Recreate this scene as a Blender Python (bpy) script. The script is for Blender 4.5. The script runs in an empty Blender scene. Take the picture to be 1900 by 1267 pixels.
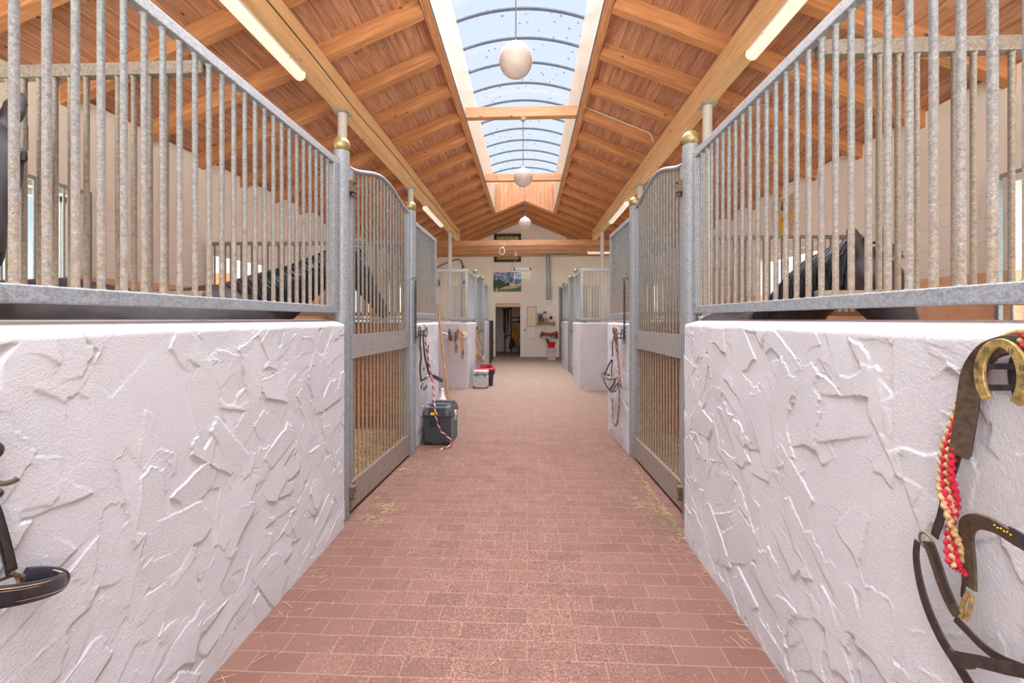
import bpy, bmesh, math, random
import numpy as np
from mathutils import Vector, Matrix, noise as mnoise
R = math.radians; PI = math.pi
random.seed(7)
sc = bpy.context.scene
col = sc.collection

# ------------------------------------------------------------------ camera, world, sun, exposure
CZ, YAW, FP, HY = 1.45, R(2.3), 750.0, 592.0
SY, CY = math.sin(YAW), math.cos(YAW)
cam = bpy.data.cameras.new('camera'); cam_o = bpy.data.objects.new('camera', cam); col.objects.link(cam_o)
cam.sensor_width = 36; cam.lens = FP / 1900 * 36; cam.shift_y = -(633.5 - HY) / 1900
cam.clip_start = 0.02; cam.clip_end = 300
cam_o.location = (0, 0, CZ); cam_o.rotation_euler = (R(90), 0, YAW)
sc.camera = cam_o

def lin(c):
    return tuple((x / 12.92 if x <= .04045 else ((x + .055) / 1.055) ** 2.4) for x in (v / 255 for v in c)) + (1,)

SKY_SIDE, SKY_BACK = 4.8, .8
world = bpy.data.worlds.new('overcast_sky'); sc.world = world; world.use_nodes = True
wn = world.node_tree; wn.nodes.clear()
wo = wn.nodes.new('ShaderNodeOutputWorld'); wb = wn.nodes.new('ShaderNodeBackground')
tc = wn.nodes.new('ShaderNodeTexCoord'); sp = wn.nodes.new('ShaderNodeSeparateXYZ')
wn.links.new(tc.outputs['Generated'], sp.inputs[0])
rz = wn.nodes.new('ShaderNodeValToRGB')            # height above the horizon: hazy rim, blue-white middle, bright overcast zenith
mz = wn.nodes.new('ShaderNodeMath'); mz.operation = 'MULTIPLY_ADD'; mz.inputs[1].default_value = .5; mz.inputs[2].default_value = .5
wn.links.new(sp.outputs['Z'], mz.inputs[0]); wn.links.new(mz.outputs[0], rz.inputs[0])
e = rz.color_ramp.elements
e[0].position = 0; e[0].color = (.80, .76, .72, 1); e[1].position = 1; e[1].color = (1, 1, 1, 1)
for p, c in ((.49, (.86, .83, .80, 1)), (.515, (1.0, 1.0, 1.0, 1)), (.58, (.55, .60, .68, 1)), (.84, (.50, .565, .65, 1)), (.93, (.9, .95, 1, 1))):
    q = e.new(p); q.color = c
myi = wn.nodes.new('ShaderNodeMath'); myi.operation = 'MULTIPLY_ADD'; myi.inputs[1].default_value = -.5; myi.inputs[2].default_value = .5
my = wn.nodes.new('ShaderNodeValToRGB')            # ahead plain, the sides bright, behind the viewer softer again (values / 4)
wn.links.new(sp.outputs['Y'], myi.inputs[0]); wn.links.new(myi.outputs[0], my.inputs[0]); ee = my.color_ramp.elements
ee[0].position = .19; ee[0].color = (.25, .25, .25, 1); ee[1].position = .86; ee[1].color = (SKY_BACK/4,)*3 + (1,)
for p_ in (.42, .66): q = ee.new(p_); q.color = (SKY_SIDE/4,)*3 + (1,)
mz2 = wn.nodes.new('ShaderNodeMapRange'); mz2.inputs['From Min'].default_value = .72; mz2.inputs['From Max'].default_value = .95
mz2.inputs['To Min'].default_value = 1.0; mz2.inputs['To Max'].default_value = 2.2
wn.links.new(sp.outputs['Z'], mz2.inputs['Value'])
mp_ = wn.nodes.new('ShaderNodeMath'); mp_.operation = 'MULTIPLY'; wn.links.new(my.outputs[0], mp_.inputs[0]); wn.links.new(mz2.outputs[0], mp_.inputs[1])
vm = wn.nodes.new('ShaderNodeVectorMath'); vm.operation = 'SCALE'
wn.links.new(rz.outputs[0], vm.inputs[0]); wn.links.new(mp_.outputs[0], vm.inputs['Scale'])
wn.links.new(vm.outputs[0], wb.inputs['Color']); wn.links.new(wb.outputs[0], wo.inputs['Surface'])
wb.inputs['Strength'].default_value = 4.0

def sun(name, rot, strength, ang, c):
    l = bpy.data.lights.new(name, 'SUN'); l.energy = strength; l.angle = R(ang); l.color = c
    o = bpy.data.objects.new(name, l); o.rotation_euler = rot; col.objects.link(o); return o
sun('veiled_sun', (R(-22), R(6), 0), 11.0, 75, (1, .985, .96))           # high, through the skylight
sun('low_fill_sun', (R(81), 0, R(-2)), 3.1, 85, (1, .97, .95))      # added fill light from behind the viewer, through the open end
sc.view_settings.view_transform = 'Standard'; sc.view_settings.look = 'None'
sc.view_settings.gamma = 1; sc.view_settings.use_curve_mapping = False
sc.view_settings.exposure = 0.52
sc.cycles.max_bounces = 10; sc.cycles.diffuse_bounces = 6; sc.cycles.transparent_max_bounces = 16
sc.cycles.sample_clamp_indirect = 6
sc.cycles.use_denoising = True

# ------------------------------------------------------------------ photo pixel -> point on a plane of the place
def ray(x, y):
    u = (x - 950) / FP; v = (HY - y) / FP
    return Vector((-SY + u * CY, CY + u * SY, v))
CAMP = Vector((0, 0, CZ))
def onx(x, y, X): r = ray(x, y); return CAMP + r * (X / r.x)
def ony(x, y, Y): r = ray(x, y); return CAMP + r * (Y / r.y)

# ------------------------------------------------------------------ mesh helpers
class MB:
    def __init__(s): s.v = []; s.f = []; s.m = []
    def add(s, vs, fs, mi=0):
        n = len(s.v); s.v += [tuple(p) for p in vs]; s.f += [tuple(i + n for i in f) for f in fs]; s.m += [mi] * len(fs); return s
    def box(s, x0, x1, y0, y1, z0, z1, mi=0):
        return s.add([(x0,y0,z0),(x1,y0,z0),(x1,y1,z0),(x0,y1,z0),(x0,y0,z1),(x1,y0,z1),(x1,y1,z1),(x0,y1,z1)],
                     [(0,3,2,1),(4,5,6,7),(0,1,5,4),(1,2,6,5),(2,3,7,6),(3,0,4,7)], mi)
    def bar(s, p0, p1, w, h, up=(0,0,1), mi=0):        # rectangular bar between two points
        p0, p1 = Vector(p0), Vector(p1); d = (p1 - p0).normalized(); up = Vector(up)
        a = d.cross(up)
        if a.length < 1e-4: a = d.cross(Vector((1,0,0)))
        a.normalize(); b = a.cross(d).normalized(); a *= w / 2; b *= h / 2
        vs = [p0-a-b, p0+a-b, p0+a+b, p0-a+b, p1-a-b, p1+a-b, p1+a+b, p1-a+b]
        return s.add(vs, [(0,1,2,3),(4,7,6,5),(0,4,5,1),(1,5,6,2),(2,6,7,3),(3,7,4,0)], mi)
    def tube(s, pts, r, n=10, cap=True, closed=False, mi=0, flat=1.0, up=None):
        pts = [Vector(p) for p in pts]; k = len(pts)
        rs = r if isinstance(r, (list, tuple)) else [r] * k
        up0 = Vector(up) if up else None; vs = []; prev = None
        for i, p in enumerate(pts):
            if closed: d = pts[(i+1) % k] - pts[i-1]
            else: d = pts[min(i+1, k-1)] - pts[max(i-1, 0)]
            if d.length < 1e-9: d = Vector((0,0,1))
            d.normalize()
            ref = up0 if up0 else (prev if prev else (Vector((0,0,1)) if abs(d.z) < .9 else Vector((1,0,0))))
            a = d.cross(ref)
            if a.length < 1e-5: a = d.cross(Vector((.31,.95,.1)))
            a.normalize(); b = a.cross(d).normalized(); prev = b
            for j in range(n):
                t = 2 * PI * j / n
                vs.append(p + a * math.cos(t) * rs[i] + b * math.sin(t) * rs[i] * flat)
        fs = []
        for i in range(k if closed else k - 1):
            i2 = (i + 1) % k
            for j in range(n):
                j2 = (j + 1) % n; fs.append((i*n+j, i*n+j2, i2*n+j2, i2*n+j))
        if cap and not closed:
            fs.append(tuple(range(n))[::-1]); fs.append(tuple((k-1)*n + j for j in range(n)))
        return s.add(vs, fs, mi)
    def cyl(s, p0, p1, r, n=16, r1=None, mi=0): return s.tube([p0, p1], [r, r if r1 is None else r1], n, mi=mi)
    def ball(s, c, r, n=16, m=10, sc_=(1,1,1), mi=0):
        vs = [(c[0], c[1], c[2] + r*sc_[2])]
        for i in range(1, m):
            t = PI * i / m
            for j in range(n):
                p = 2*PI*j/n; vs.append((c[0]+r*sc_[0]*math.sin(t)*math.cos(p), c[1]+r*sc_[1]*math.sin(t)*math.sin(p), c[2]+r*sc_[2]*math.cos(t)))
        vs.append((c[0], c[1], c[2] - r*sc_[2])); fs = [(0, 1+j, 1+(j+1) % n) for j in range(n)]
        for i in range(m-2):
            for j in range(n):
                a = 1+i*n; fs.append((a+j, a+n+j, a+n+(j+1) % n, a+(j+1) % n))
        L = len(vs)-1; a = 1+(m-2)*n
        fs += [(a+j, L, a+(j+1) % n) for j in range(n)]
        return s.add(vs, fs, mi)
    def ribbon(s, pts, w, th, nrm, mi=0):              # flat strap, its face towards nrm (vector or list)
        pts = [Vector(p) for p in pts]; k = len(pts); vs = []
        ws = w if isinstance(w, (list, tuple)) else [w] * k
        for i, p in enumerate(pts):
            d = (pts[min(i+1,k-1)] - pts[max(i-1,0)]).normalized()
            nn = Vector(nrm[i] if isinstance(nrm, list) else nrm)
            a = d.cross(nn).normalized(); b = a.cross(d).normalized()
            for sa, sb in ((-1,-1),(1,-1),(1,1),(-1,1)): vs.append(p + a*sa*ws[i]/2 + b*sb*th/2)
        fs = [(0,1,2,3), tuple((k-1)*4+j for j in (3,2,1,0))]
        for i in range(k-1):
            for j in range(4): fs.append((i*4+j, (i+1)*4+j, (i+1)*4+(j+1) % 4, i*4+(j+1) % 4))
        return s.add(vs, fs, mi)
    def prism(s, poly, axis, a0, a1, mi=0):            # polygon in the other two axes, extruded
        n = len(poly)
        def P(q, a): return (a, q[0], q[1]) if axis == 0 else ((q[0], a, q[1]) if axis == 1 else (q[0], q[1], a))
        vs = [P(q, a0) for q in poly] + [P(q, a1) for q in poly]
        return s.add(vs, [tuple(range(n))[::-1], tuple(range(n, 2*n))] + [(i, (i+1) % n, n+(i+1) % n, n+i) for i in range(n)], mi)
    def lathe(s, prof, c=(0,0,0), n=24, mi=0):
        vs = []; k = len(prof)
        for r, z in prof:
            for j in range(n): t = 2*PI*j/n; vs.append((c[0]+r*math.cos(t), c[1]+r*math.sin(t), c[2]+z))
        fs = [(i*n+j, i*n+(j+1) % n, (i+1)*n+(j+1) % n, (i+1)*n+j) for i in range(k-1) for j in range(n)]
        fs += [tuple(range(n))[::-1], tuple((k-1)*n+j for j in range(n))]
        return s.add(vs, fs, mi)
    def mesh(s, name, mats, smooth=True, ang=35, fix=True):
        me = bpy.data.meshes.new(name); me.from_pydata(s.v, [], s.f)
        for m in (mats if isinstance(mats, (list, tuple)) else [mats]): me.materials.append(m)
        if len(set(s.m)) > 1: me.polygons.foreach_set('material_index', s.m)
        if fix:
            bm = bmesh.new(); bm.from_mesh(me); bmesh.ops.recalc_face_normals(bm, faces=bm.faces); bm.to_mesh(me); bm.free()
        if smooth:
            me.polygons.foreach_set('use_smooth', [True]*len(me.polygons)); me.set_sharp_from_angle(angle=R(ang))
        me.update(); return me
    def build(s, name, mats, parent=None, bevel=0, **k):
        o = bpy.data.objects.new(name, s.mesh(name, mats, **k)); col.objects.link(o)
        if parent: o.parent = parent
        if bevel:
            b = o.modifiers.new('bevel', 'BEVEL'); b.width = bevel; b.segments = 2; b.limit_method = 'ANGLE'; b.harden_normals = False
        return o

def smooth_path(pts, n=8):                              # Catmull-Rom
    P = [Vector(p) for p in pts]; out = []
    for i in range(len(P)-1):
        p0, p1, p2, p3 = P[max(i-1,0)], P[i], P[i+1], P[min(i+2,len(P)-1)]
        for k in range(n):
            t = k/n; out.append(.5*((2*p1)+(p2-p0)*t+(2*p0-5*p1+4*p2-p3)*t*t+(3*p1-p0-3*p2+p3)*t**3))
    out.append(P[-1]); return out

def tag(o, label=None, cat=None, group=None, kind=None):
    if label: o['label'] = label
    if cat: o['category'] = cat
    if group: o['group'] = group
    if kind: o['kind'] = kind
    return o
def thing(name, label, cat, loc=(0,0,0), rz=0, group=None):
    o = bpy.data.objects.new(name, None); o.empty_display_size = .1; col.objects.link(o)
    o.location = loc; o.rotation_euler = (0,0,rz); return tag(o, label, cat, group)
def copy_tree(o, parent=None):
    c = o.copy(); col.objects.link(c); c.parent = parent
    for ch in list(o.children): copy_tree(ch, c)
    return c
def struct(o): o['kind'] = 'structure'; return o

# ------------------------------------------------------------------ materials
class N:
    def __init__(s, name, rough=.6, metal=0.0, spec=.5):
        s.mat = bpy.data.materials.new(name); s.mat.use_nodes = True; s.t = s.mat.node_tree
        s.b = s.t.nodes['Principled BSDF']; s.b.inputs['Roughness'].default_value = rough
        s.b.inputs['Metallic'].default_value = metal; s.b.inputs['Specular IOR Level'].default_value = spec
    def n(s, kind, **kw):
        x = s.t.nodes.new('ShaderNode' + kind)
        for k, v in kw.items(): setattr(x, k, v)
        return x
    def l(s, a, b): s.t.links.new(a, b)
    def inp(s, x, i, v):
        if hasattr(v, 'is_output') or isinstance(v, bpy.types.NodeSocket): s.l(v, x.inputs[i])
        else: x.inputs[i].default_value = v
    def coord(s, scale=(1,1,1), world=False, rot=(0,0,0), loc=(0,0,0)):
        m = s.n('Mapping'); m.inputs['Scale'].default_value = scale; m.inputs['Rotation'].default_value = rot; m.inputs['Location'].default_value = loc
        if world: g = s.n('NewGeometry'); s.l(g.outputs['Position'], m.inputs[0])
        else: g = s.n('TexCoord'); s.l(g.outputs['Object'], m.inputs[0])
        return m.outputs[0]
    def noise(s, vec, scale=5, detail=4, rough=.6, dist=0):
        x = s.n('TexNoise'); s.l(vec, x.inputs['Vector']); x.inputs['Scale'].default_value = scale
        x.inputs['Detail'].default_value = detail; x.inputs['Roughness'].default_value = rough; x.inputs['Distortion'].default_value = dist
        return x.outputs['Fac']
    def voro(s, vec, scale=5, feature='F1', out='Distance'):
        x = s.n('TexVoronoi', feature=feature); s.l(vec, x.inputs['Vector']); x.inputs['Scale'].default_value = scale; return x.outputs[out]
    def ramp(s, fac, stops):
        x = s.n('ValToRGB'); e = x.color_ramp.elements; s.l(fac, x.inputs[0])
        e[0].position, e[0].color = stops[0][0], c4(stops[0][1]); e[1].position, e[1].color = stops[-1][0], c4(stops[-1][1])
        for p, c in stops[1:-1]: q = e.new(p); q.color = c4(c)
        return x.outputs[0]
    def math(s, op, a, b=0.0, c=0.0):
        x = s.n('Math', operation=op); s.inp(x, 0, a); s.inp(x, 1, b); s.inp(x, 2, c); return x.outputs[0]
    def mix(s, f, a, b, mode='MIX'):
        x = s.n('Mix', data_type='RGBA', blend_type=mode); s.inp(x, 0, f)
        s.inp(x, 6, c4(a) if isinstance(a, tuple) else a); s.inp(x, 7, c4(b) if isinstance(b, tuple) else b); return x.outputs[2]
    def sep(s, vec): x = s.n('SeparateXYZ'); s.l(vec, x.inputs[0]); return x.outputs
    def bump(s, h, strength=.3, dist=.01, prev=None):
        x = s.n('Bump'); x.inputs['Strength'].default_value = strength; x.inputs['Distance'].default_value = dist; s.l(h, x.inputs['Height'])
        if prev is not None: s.l(prev, x.inputs['Normal'])
        s.l(x.outputs[0], s.b.inputs['Normal']); return x.outputs[0]
    def base(s, c): s.inp(s.b, 'Base Color', c4(c) if isinstance(c, tuple) else c); return s
def c4(c):
    if isinstance(c, (int, float)): return (c, c, c, 1)
    return lin(c) if max(c[:3]) > 1.0 else tuple(c[:3]) + (1,)
def K(v): return (v, v, v)

def m_simple(name, c, rough=.6, metal=0, var=.12, scale=30, bump=0.0, spec=.5):
    m = N(name, rough, metal, spec); v = m.coord(); n = m.noise(v, scale, 4)
    d = tuple(max(0, x*(1-var)) for x in c); u = tuple(min(255, x*(1+var)) for x in c)
    m.base(m.ramp(n, [(.3, d), (.7, u)]))
    if bump: m.bump(n, bump, .003)
    return m.mat

def m_stucco():
    m = N('trowelled_white_plaster', .85, spec=.25); v = m.coord(world=True)
    n1 = m.noise(v, 2.0, 3); n2 = m.noise(v, 330, 3, .7); n3 = m.noise(v, 110, 4, .7)
    c = m.ramp(n1, [(.3, (190, 186, 191)), (.7, (199, 195, 199))])
    z = m.sep(v)[2]                                      # scuffs and dust near the floor
    low = m.math('MULTIPLY', m.ramp(z, [(.0, K(1.0)), (.16, K(0.0))]), m.ramp(m.noise(v, 22, 5, .7), [(.5, K(0.0)), (.68, K(.8))]))
    c = m.mix(low, c, (196, 174, 160)); m.base(c)
    h = m.math('ADD', m.math('MULTIPLY', n2, .5), n3); m.bump(h, .8, .0055); return m.mat

def m_block(name, white, lines=True, band=None, zl=3.0):
    m = N(name, .85, spec=.25); v = m.coord(world=True); s = m.sep(v)
    c = m.ramp(m.noise(v, 1.4, 4), [(.3, tuple(x*.96 for x in white)), (.7, white)])
    k = m.n('CombineXYZ'); m.l(m.math('ADD', s[0], s[1]), k.inputs[0]); m.l(s[2], k.inputs[1])
    b = m.n('TexBrick'); b.offset = .5; m.l(k.outputs[0], b.inputs['Vector']); b.inputs['Scale'].default_value = 1
    b.inputs['Brick Width'].default_value = .38; b.inputs['Row Height'].default_value = .215; b.inputs['Mortar Size'].default_value = .0045
    b.inputs['Mortar Smooth'].default_value = .4
    line = b.outputs['Fac']
    below = m.math('LESS_THAN', s[2], zl)
    lf = m.math('MULTIPLY', line, m.math('MULTIPLY', below, .22))
    c = m.mix(lf, c, (150, 135, 125))
    if band:
        o = m.ramp(m.noise(v, 9, 4), [(.3, (232, 182, 148)), (.7, (244, 198, 164))]); o = m.mix(m.math('MULTIPLY', line, .6), o, (230, 190, 160))
        c = m.mix(m.math('LESS_THAN', s[2], band), c, o)
    st = m.math('MULTIPLY', m.ramp(s[2], [(0, K(1.0)), (.3, K(0.0))]), m.ramp(m.noise(v, 16, 5, .7), [(.5, K(0.0)), (.66, K(.6))]))
    c = m.mix(st, c, (170, 145, 125)); m.base(c)
    m.bump(m.math('SUBTRACT', m.noise(v, 60, 3), m.math('MULTIPLY', line, below)), .25, .004); return m.mat

def m_floor():
    m = N('red_clay_pavers', .82, spec=.3); v = m.coord(world=True); s = m.sep(v)
    wv = m.noise(v, 3, 2); k = m.n('CombineXYZ')
    m.l(m.math('ADD', s[0], m.math('MULTIPLY', wv, .012)), k.inputs[0]); m.l(m.math('ADD', s[1], m.math('MULTIPLY', m.noise(v, 2.3, 2), .016)), k.inputs[1])
    b = m.n('TexBrick'); b.offset = .45; b.offset_frequency = 2; m.l(k.outputs[0], b.inputs['Vector']); b.inputs['Scale'].default_value = 1
    b.inputs['Brick Width'].default_value = .213; b.inputs['Row Height'].default_value = .1017; b.inputs['Mortar Size'].default_value = .0032
    b.inputs['Mortar Smooth'].default_value = .3; b.inputs['Bias'].default_value = 0
    b.inputs['Color1'].default_value = lin((114, 81, 71)); b.inputs['Color2'].default_value = lin((102, 71, 63)); b.inputs['Mortar'].default_value = lin((134, 111, 86))
    c = b.outputs['Color']
    c = m.mix(m.ramp(m.noise(v, 1.1, 3), [(.35, K(0.0)), (.65, K(.25))]), c, (112, 74, 68))
    # worn pale speckle down the trodden middle, dust and fodder crumbs towards the edges
    mid = m.math('ABSOLUTE', m.math('ADD', s[0], .1)); track = m.ramp(mid, [(.25, K(1.0)), (1.15, K(.12))])
    sp1 = m.ramp(m.noise(v, 95, 6, .85), [(.49, K(0.0)), (.58, K(1.0))]); sp2 = m.ramp(m.noise(v, 5, 4, .7), [(.3, K(.25)), (.62, K(1.0))])
    c = m.mix(m.math('MULTIPLY', m.math('MULTIPLY', sp1, sp2), m.math('MULTIPLY', track, .8)), c, (176, 134, 124))
    dk = m.ramp(m.noise(v, 38, 5, .75), [(.54, K(0.0)), (.68, K(.8))]); c = m.mix(m.math('MULTIPLY', dk, track), c, (70, 46, 42))
    far = m.ramp(s[1], [(5.0, K(0.0)), (9.5, K(.5))])
    mr = m.n('MapRange'); m.l(s[1], mr.inputs[0]); mr.inputs[1].default_value = 4.6; mr.inputs[2].default_value = 9.5; mr.inputs[3].default_value = 0; mr.inputs[4].default_value = .78
    dust = m.math('MULTIPLY', mr.outputs[0], m.ramp(m.noise(v, 7, 5, .7), [(.25, K(.55)), (.7, K(1.0))]))
    c = m.mix(dust, c, (166, 145, 128))
    fl = m.ramp(m.voro(v, 33), [(.03, K(.9)), (.05, K(0.0))]); c = m.mix(m.math('MULTIPLY', fl, m.ramp(m.noise(v, 9, 2), [(.55, K(0.0)), (.6, K(1.0))])), c, (232, 222, 205))
    m.base(c)
    h = m.math('SUBTRACT', m.math('MULTIPLY', m.noise(v, 90, 5, .75), .35), b.outputs['Fac']); m.bump(h, .7, .004); return m.mat

def m_wood(name, dark, light, scale=1.0, axis=0, knots=True, rough=.62):
    m = N(name, rough, spec=.35); sc_ = [9*scale]*3; sc_[axis] = .55*scale
    oi = m.n('ObjectInfo'); v0 = m.coord(); ad = m.n('VectorMath', operation='ADD'); m.l(v0, ad.inputs[0])
    cx = m.n('CombineXYZ'); m.l(m.math('MULTIPLY', oi.outputs['Random'], 37), cx.inputs[axis]); m.l(m.math('MULTIPLY', oi.outputs['Random'], 11), cx.inputs[(axis+1) % 3]); m.l(cx.outputs[0], ad.inputs[1])
    mp = m.n('Mapping'); mp.inputs['Scale'].default_value = sc_; m.l(ad.outputs[0], mp.inputs[0]); v = mp.outputs[0]
    g = m.noise(v, 3.2, 6, .62, .6); g2 = m.noise(v, 14, 4, .6)
    c = m.ramp(m.math('ADD', m.math('MULTIPLY', g, .75), m.math('MULTIPLY', g2, .25)), [(.34, dark), (.5, tuple((a+b)/2 for a, b in zip(dark, light))), (.64, light)])
    if knots:
        mk = m.n('Mapping'); a = [3.2]*3; a[axis] = 1.6; mk.inputs['Scale'].default_value = a; m.l(ad.outputs[0], mk.inputs[0])
        c = m.mix(m.ramp(m.voro(mk.outputs[0], 1.8), [(.05, K(.85)), (.10, K(0.0))]), c, tuple(x*.5 for x in dark))
    hsv = m.n('HueSaturation'); m.l(c, hsv.inputs['Color']); m.l(m.math('MULTIPLY_ADD', oi.outputs['Random'], .16, .92), hsv.inputs['Value']); m.base(hsv.outputs[0])
    m.bump(g2, .12, .003); return m.mat

def m_planks(name, dark, light, along=1, across=0, w=.165, groove=(70, 42, 30), spread=.22, gw=.003):
    m = N(name, .6, spec=.35); v = m.coord(world=True); s = m.sep(v)
    q = m.math('DIVIDE', s[across], w); idx = m.math('FLOOR', q); fr = m.math('FRACT', q)
    wn_ = m.n('TexWhiteNoise', noise_dimensions='1D'); m.l(idx, wn_.inputs['W']); r = wn_.outputs['Value']
    # boards butt at their own places along the run
    bl = m.math('ADD', m.math('DIVIDE', s[along], 3.4), m.math('MULTIPLY', r, 3.1)); w2 = m.n('TexWhiteNoise', noise_dimensions='2D')
    cc = m.n('CombineXYZ'); m.l(idx, cc.inputs[0]); m.l(m.math('FLOOR', bl), cc.inputs[1]); m.l(cc.outputs[0], w2.inputs['Vector']); r2 = w2.outputs['Value']
    a = [8.]*3; a[along] = .7; mp = m.n('Mapping'); mp.inputs['Scale'].default_value = a; m.l(v, mp.inputs[0])
    ad = m.n('VectorMath', operation='ADD'); m.l(mp.outputs[0], ad.inputs[0]); cx = m.n('CombineXYZ'); m.l(m.math('MULTIPLY', r2, 50), cx.inputs[along]); m.l(cx.outputs[0], ad.inputs[1])
    g = m.noise(ad.outputs[0], 3.0, 6, .62, .8)
    c = m.ramp(g, [(.3, dark), (.66, light)])
    mk = m.n('Mapping'); a2 = [5.]*3; a2[along] = 3.2; mk.inputs['Scale'].default_value = a2; m.l(v, mk.inputs[0])
    c = m.mix(m.ramp(m.voro(mk.outputs[0], 1.35), [(.055, K(.8)), (.10, K(0.0))]), c, tuple(x*.45 for x in dark))
    hsv = m.n('HueSaturation'); m.l(c, hsv.inputs['Color']); m.l(m.math('MULTIPLY_ADD', r2, spread, 1-spread/2), hsv.inputs['Value']); c = hsv.outputs[0]
    gr = m.math('GREATER_THAN', m.math('ABSOLUTE', m.math('SUBTRACT', fr, .5)), .5-gw/w); c = m.mix(m.math('MULTIPLY', gr, .8), c, groove)
    m.base(c); m.bump(m.math('SUBTRACT', m.math('MULTIPLY', g, .2), gr), .4, .006); return m.mat

def m_galv(name, lo=(112, 115, 122), hi=(166, 170, 178), z0=.1, z1=1.2, amt=.7, rough=.42, metal=.45):
    m = N(name, rough, metal); v = m.coord(world=True)
    n1 = m.noise(v, 120, 4, .75); vo = m.voro(v, 90, out='Color'); n3 = m.noise(v, 6, 3)
    c = m.ramp(n1, [(.32, lo), (.68, hi)])
    c = m.mix(.22, c, m.ramp(vo, [(.1, K(.18)), (.9, K(.62))]))
    z = m.sep(v)[2]; mr = m.n('MapRange'); m.l(z, mr.inputs[0]); mr.inputs[1].default_value = z0; mr.inputs[2].default_value = z1; mr.inputs[3].default_value = 1; mr.inputs[4].default_value = 0
    d = m.math('MULTIPLY', m.math('MULTIPLY', mr.outputs[0], amt), m.ramp(m.noise(v, 28, 5, .75), [(.3, K(.35)), (.6, K(1.0))]))
    c = m.mix(d, c, m.ramp(m.noise(v, 60, 3), [(.3, (96, 72, 46)), (.7, (146, 118, 86))]))
    sp_ = m.ramp(m.voro(v, 150), [(.16, K(.9)), (.26, K(0.0))]); c = m.mix(m.math('MULTIPLY', sp_, m.ramp(n3, [(.35, K(.1)), (.6, K(.8))])), c, (186, 186, 184))
    m.base(c); m.inp(m.b, 'Metallic', m.math('MULTIPLY', m.math('SUBTRACT', 1.0, d), metal)); m.bump(n1, .15, .002); return m.mat

MT = {}
MT['stucco'] = m_stucco()
MT['wall_w'] = m_block('painted_block_wall', (252, 246, 240), band=1.87, zl=2.62)
MT['wall_b'] = m_block('painted_end_wall', (244, 234, 226), zl=2.05)
MT['floor'] = m_floor()
MT['rafter'] = m_wood('larch_rafter', (176, 114, 74), (216, 160, 114))
MT['purlin'] = m_wood('pale_spruce_beam', (212, 164, 116), (236, 198, 152), axis=1)
MT['tie'] = m_wood('spruce_cross_beam', (184, 130, 94), (216, 166, 128))
MT['curb'] = m_wood('grained_curb_board', (178, 112, 76), (222, 168, 124), scale=1.6, axis=1)
MT['plank'] = m_planks('spruce_ceiling_boards', (166, 112, 86), (216, 166, 136), groove=(90, 56, 42))
MT['well'] = m_planks('pale_vertical_boards', (154, 124, 98), (178, 150, 122), along=2, across=1, w=.095, groove=(60, 44, 34), spread=.16, gw=.006)
MT['wellend'] = m_planks('knotty_vertical_boards', (186, 118, 80), (216, 154, 114), along=2, across=0, w=.13, groove=(110, 62, 40))
MT['stallwood'] = m_planks('brown_stall_boards', (150, 84, 44), (196, 124, 74), along=0, across=2, w=.16)
MT['galv'] = m_galv('galvanised_steel', (104, 108, 116), (152, 157, 166), z0=.0, z1=.5, amt=.5, metal=.2)
MT['galvbar'] = m_galv('galvanised_bar_with_dust', (92, 95, 101), (140, 143, 150), z0=1.5, z1=2.4, amt=.9, metal=.25)
MT['galvgate'] = m_galv('soiled_gate_steel', (88, 84, 82), (134, 130, 128), z0=.9, z1=2.1, amt=1.0, metal=.35)
MT['galvplate'] = m_galv('soiled_gate_plate', (120, 114, 112), (168, 162, 160), z0=.0, z1=1.3, amt=.6, metal=.3)
MT['galvdirty'] = m_galv('dusty_divider_steel', (88, 80, 70), (136, 126, 112), z0=1.3, z1=3.0, amt=.9, metal=.2)
MT['galvfar'] = m_galv('pale_steel_and_lit_rail', (134, 139, 146), (186, 191, 199), z0=1.3, z1=1.75, amt=.5)  # pale steel; on near top rails its paleness stands in for overhead light
MT['oldiron'] = m_simple('brown_cast_iron', (112, 92, 76), .6, .5, .3, 60, .3)
MT['darkiron'] = m_simple('dark_steel', (66, 62, 64), .5, .6, .25, 50, .2)
MT['postwhite'] = m_galv('painted_roof_column', (200, 192, 186), (226, 220, 214), z0=0, z1=1, amt=.3, metal=.1)
MT['brass'] = m_simple('matt_brass', (160, 146, 100), .38, .6, .12, 14)
MT['brass_old'] = m_simple('aged_brass', (150, 126, 80), .5, .5, .3, 60, .3)
MT['leather'] = m_simple('dark_brown_leather', (50, 40, 38), .48, 0, .3, 60, .4)
MT['leather_b'] = m_simple('worn_brown_leather', (72, 58, 46), .6, 0, .3, 70, .4)
MT['leather_k'] = m_simple('black_leather', (34, 33, 40), .38, 0, .3, 60, .3)
MT['tanleather'] = m_simple('tan_leather', (186, 122, 64), .5, 0, .25, 60, .3)
MT['thread'] = m_simple('tan_thread', (196, 164, 128), .8)
MT['ropered'] = m_simple('red_yarn', (176, 22, 50), .9, 0, .25, 160, .6)
MT['ropetan'] = m_simple('tan_yarn', (172, 138, 98), .9, 0, .2, 160, .6)
MT['black'] = m_simple('black_plastic', (42, 42, 46), .42, 0, .15, 20)
MT['grey'] = m_simple('grey_plastic', (96, 96, 102), .5, 0, .15, 20)
MT['silver'] = m_simple('silver_grey_case', (178, 178, 178), .5, .1, .1, 12)
MT['red'] = m_simple('red_plastic', (196, 36, 40), .4)
MT['white'] = m_simple('white_plastic', (232, 230, 226), .45, 0, .03, 12)
MT['cream'] = m_simple('cream_lamp_cover', (240, 230, 206), .4, 0, .05, 6)
def m_lamp():
    m = N('lit_tube_diffuser', .4); m.base((245, 238, 220)); m.b.inputs['Emission Color'].default_value = (1, .93, .80, 1); m.b.inputs['Emission Strength'].default_value = .3; return m.mat
MT['tubelamp'] = m_lamp()
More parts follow.
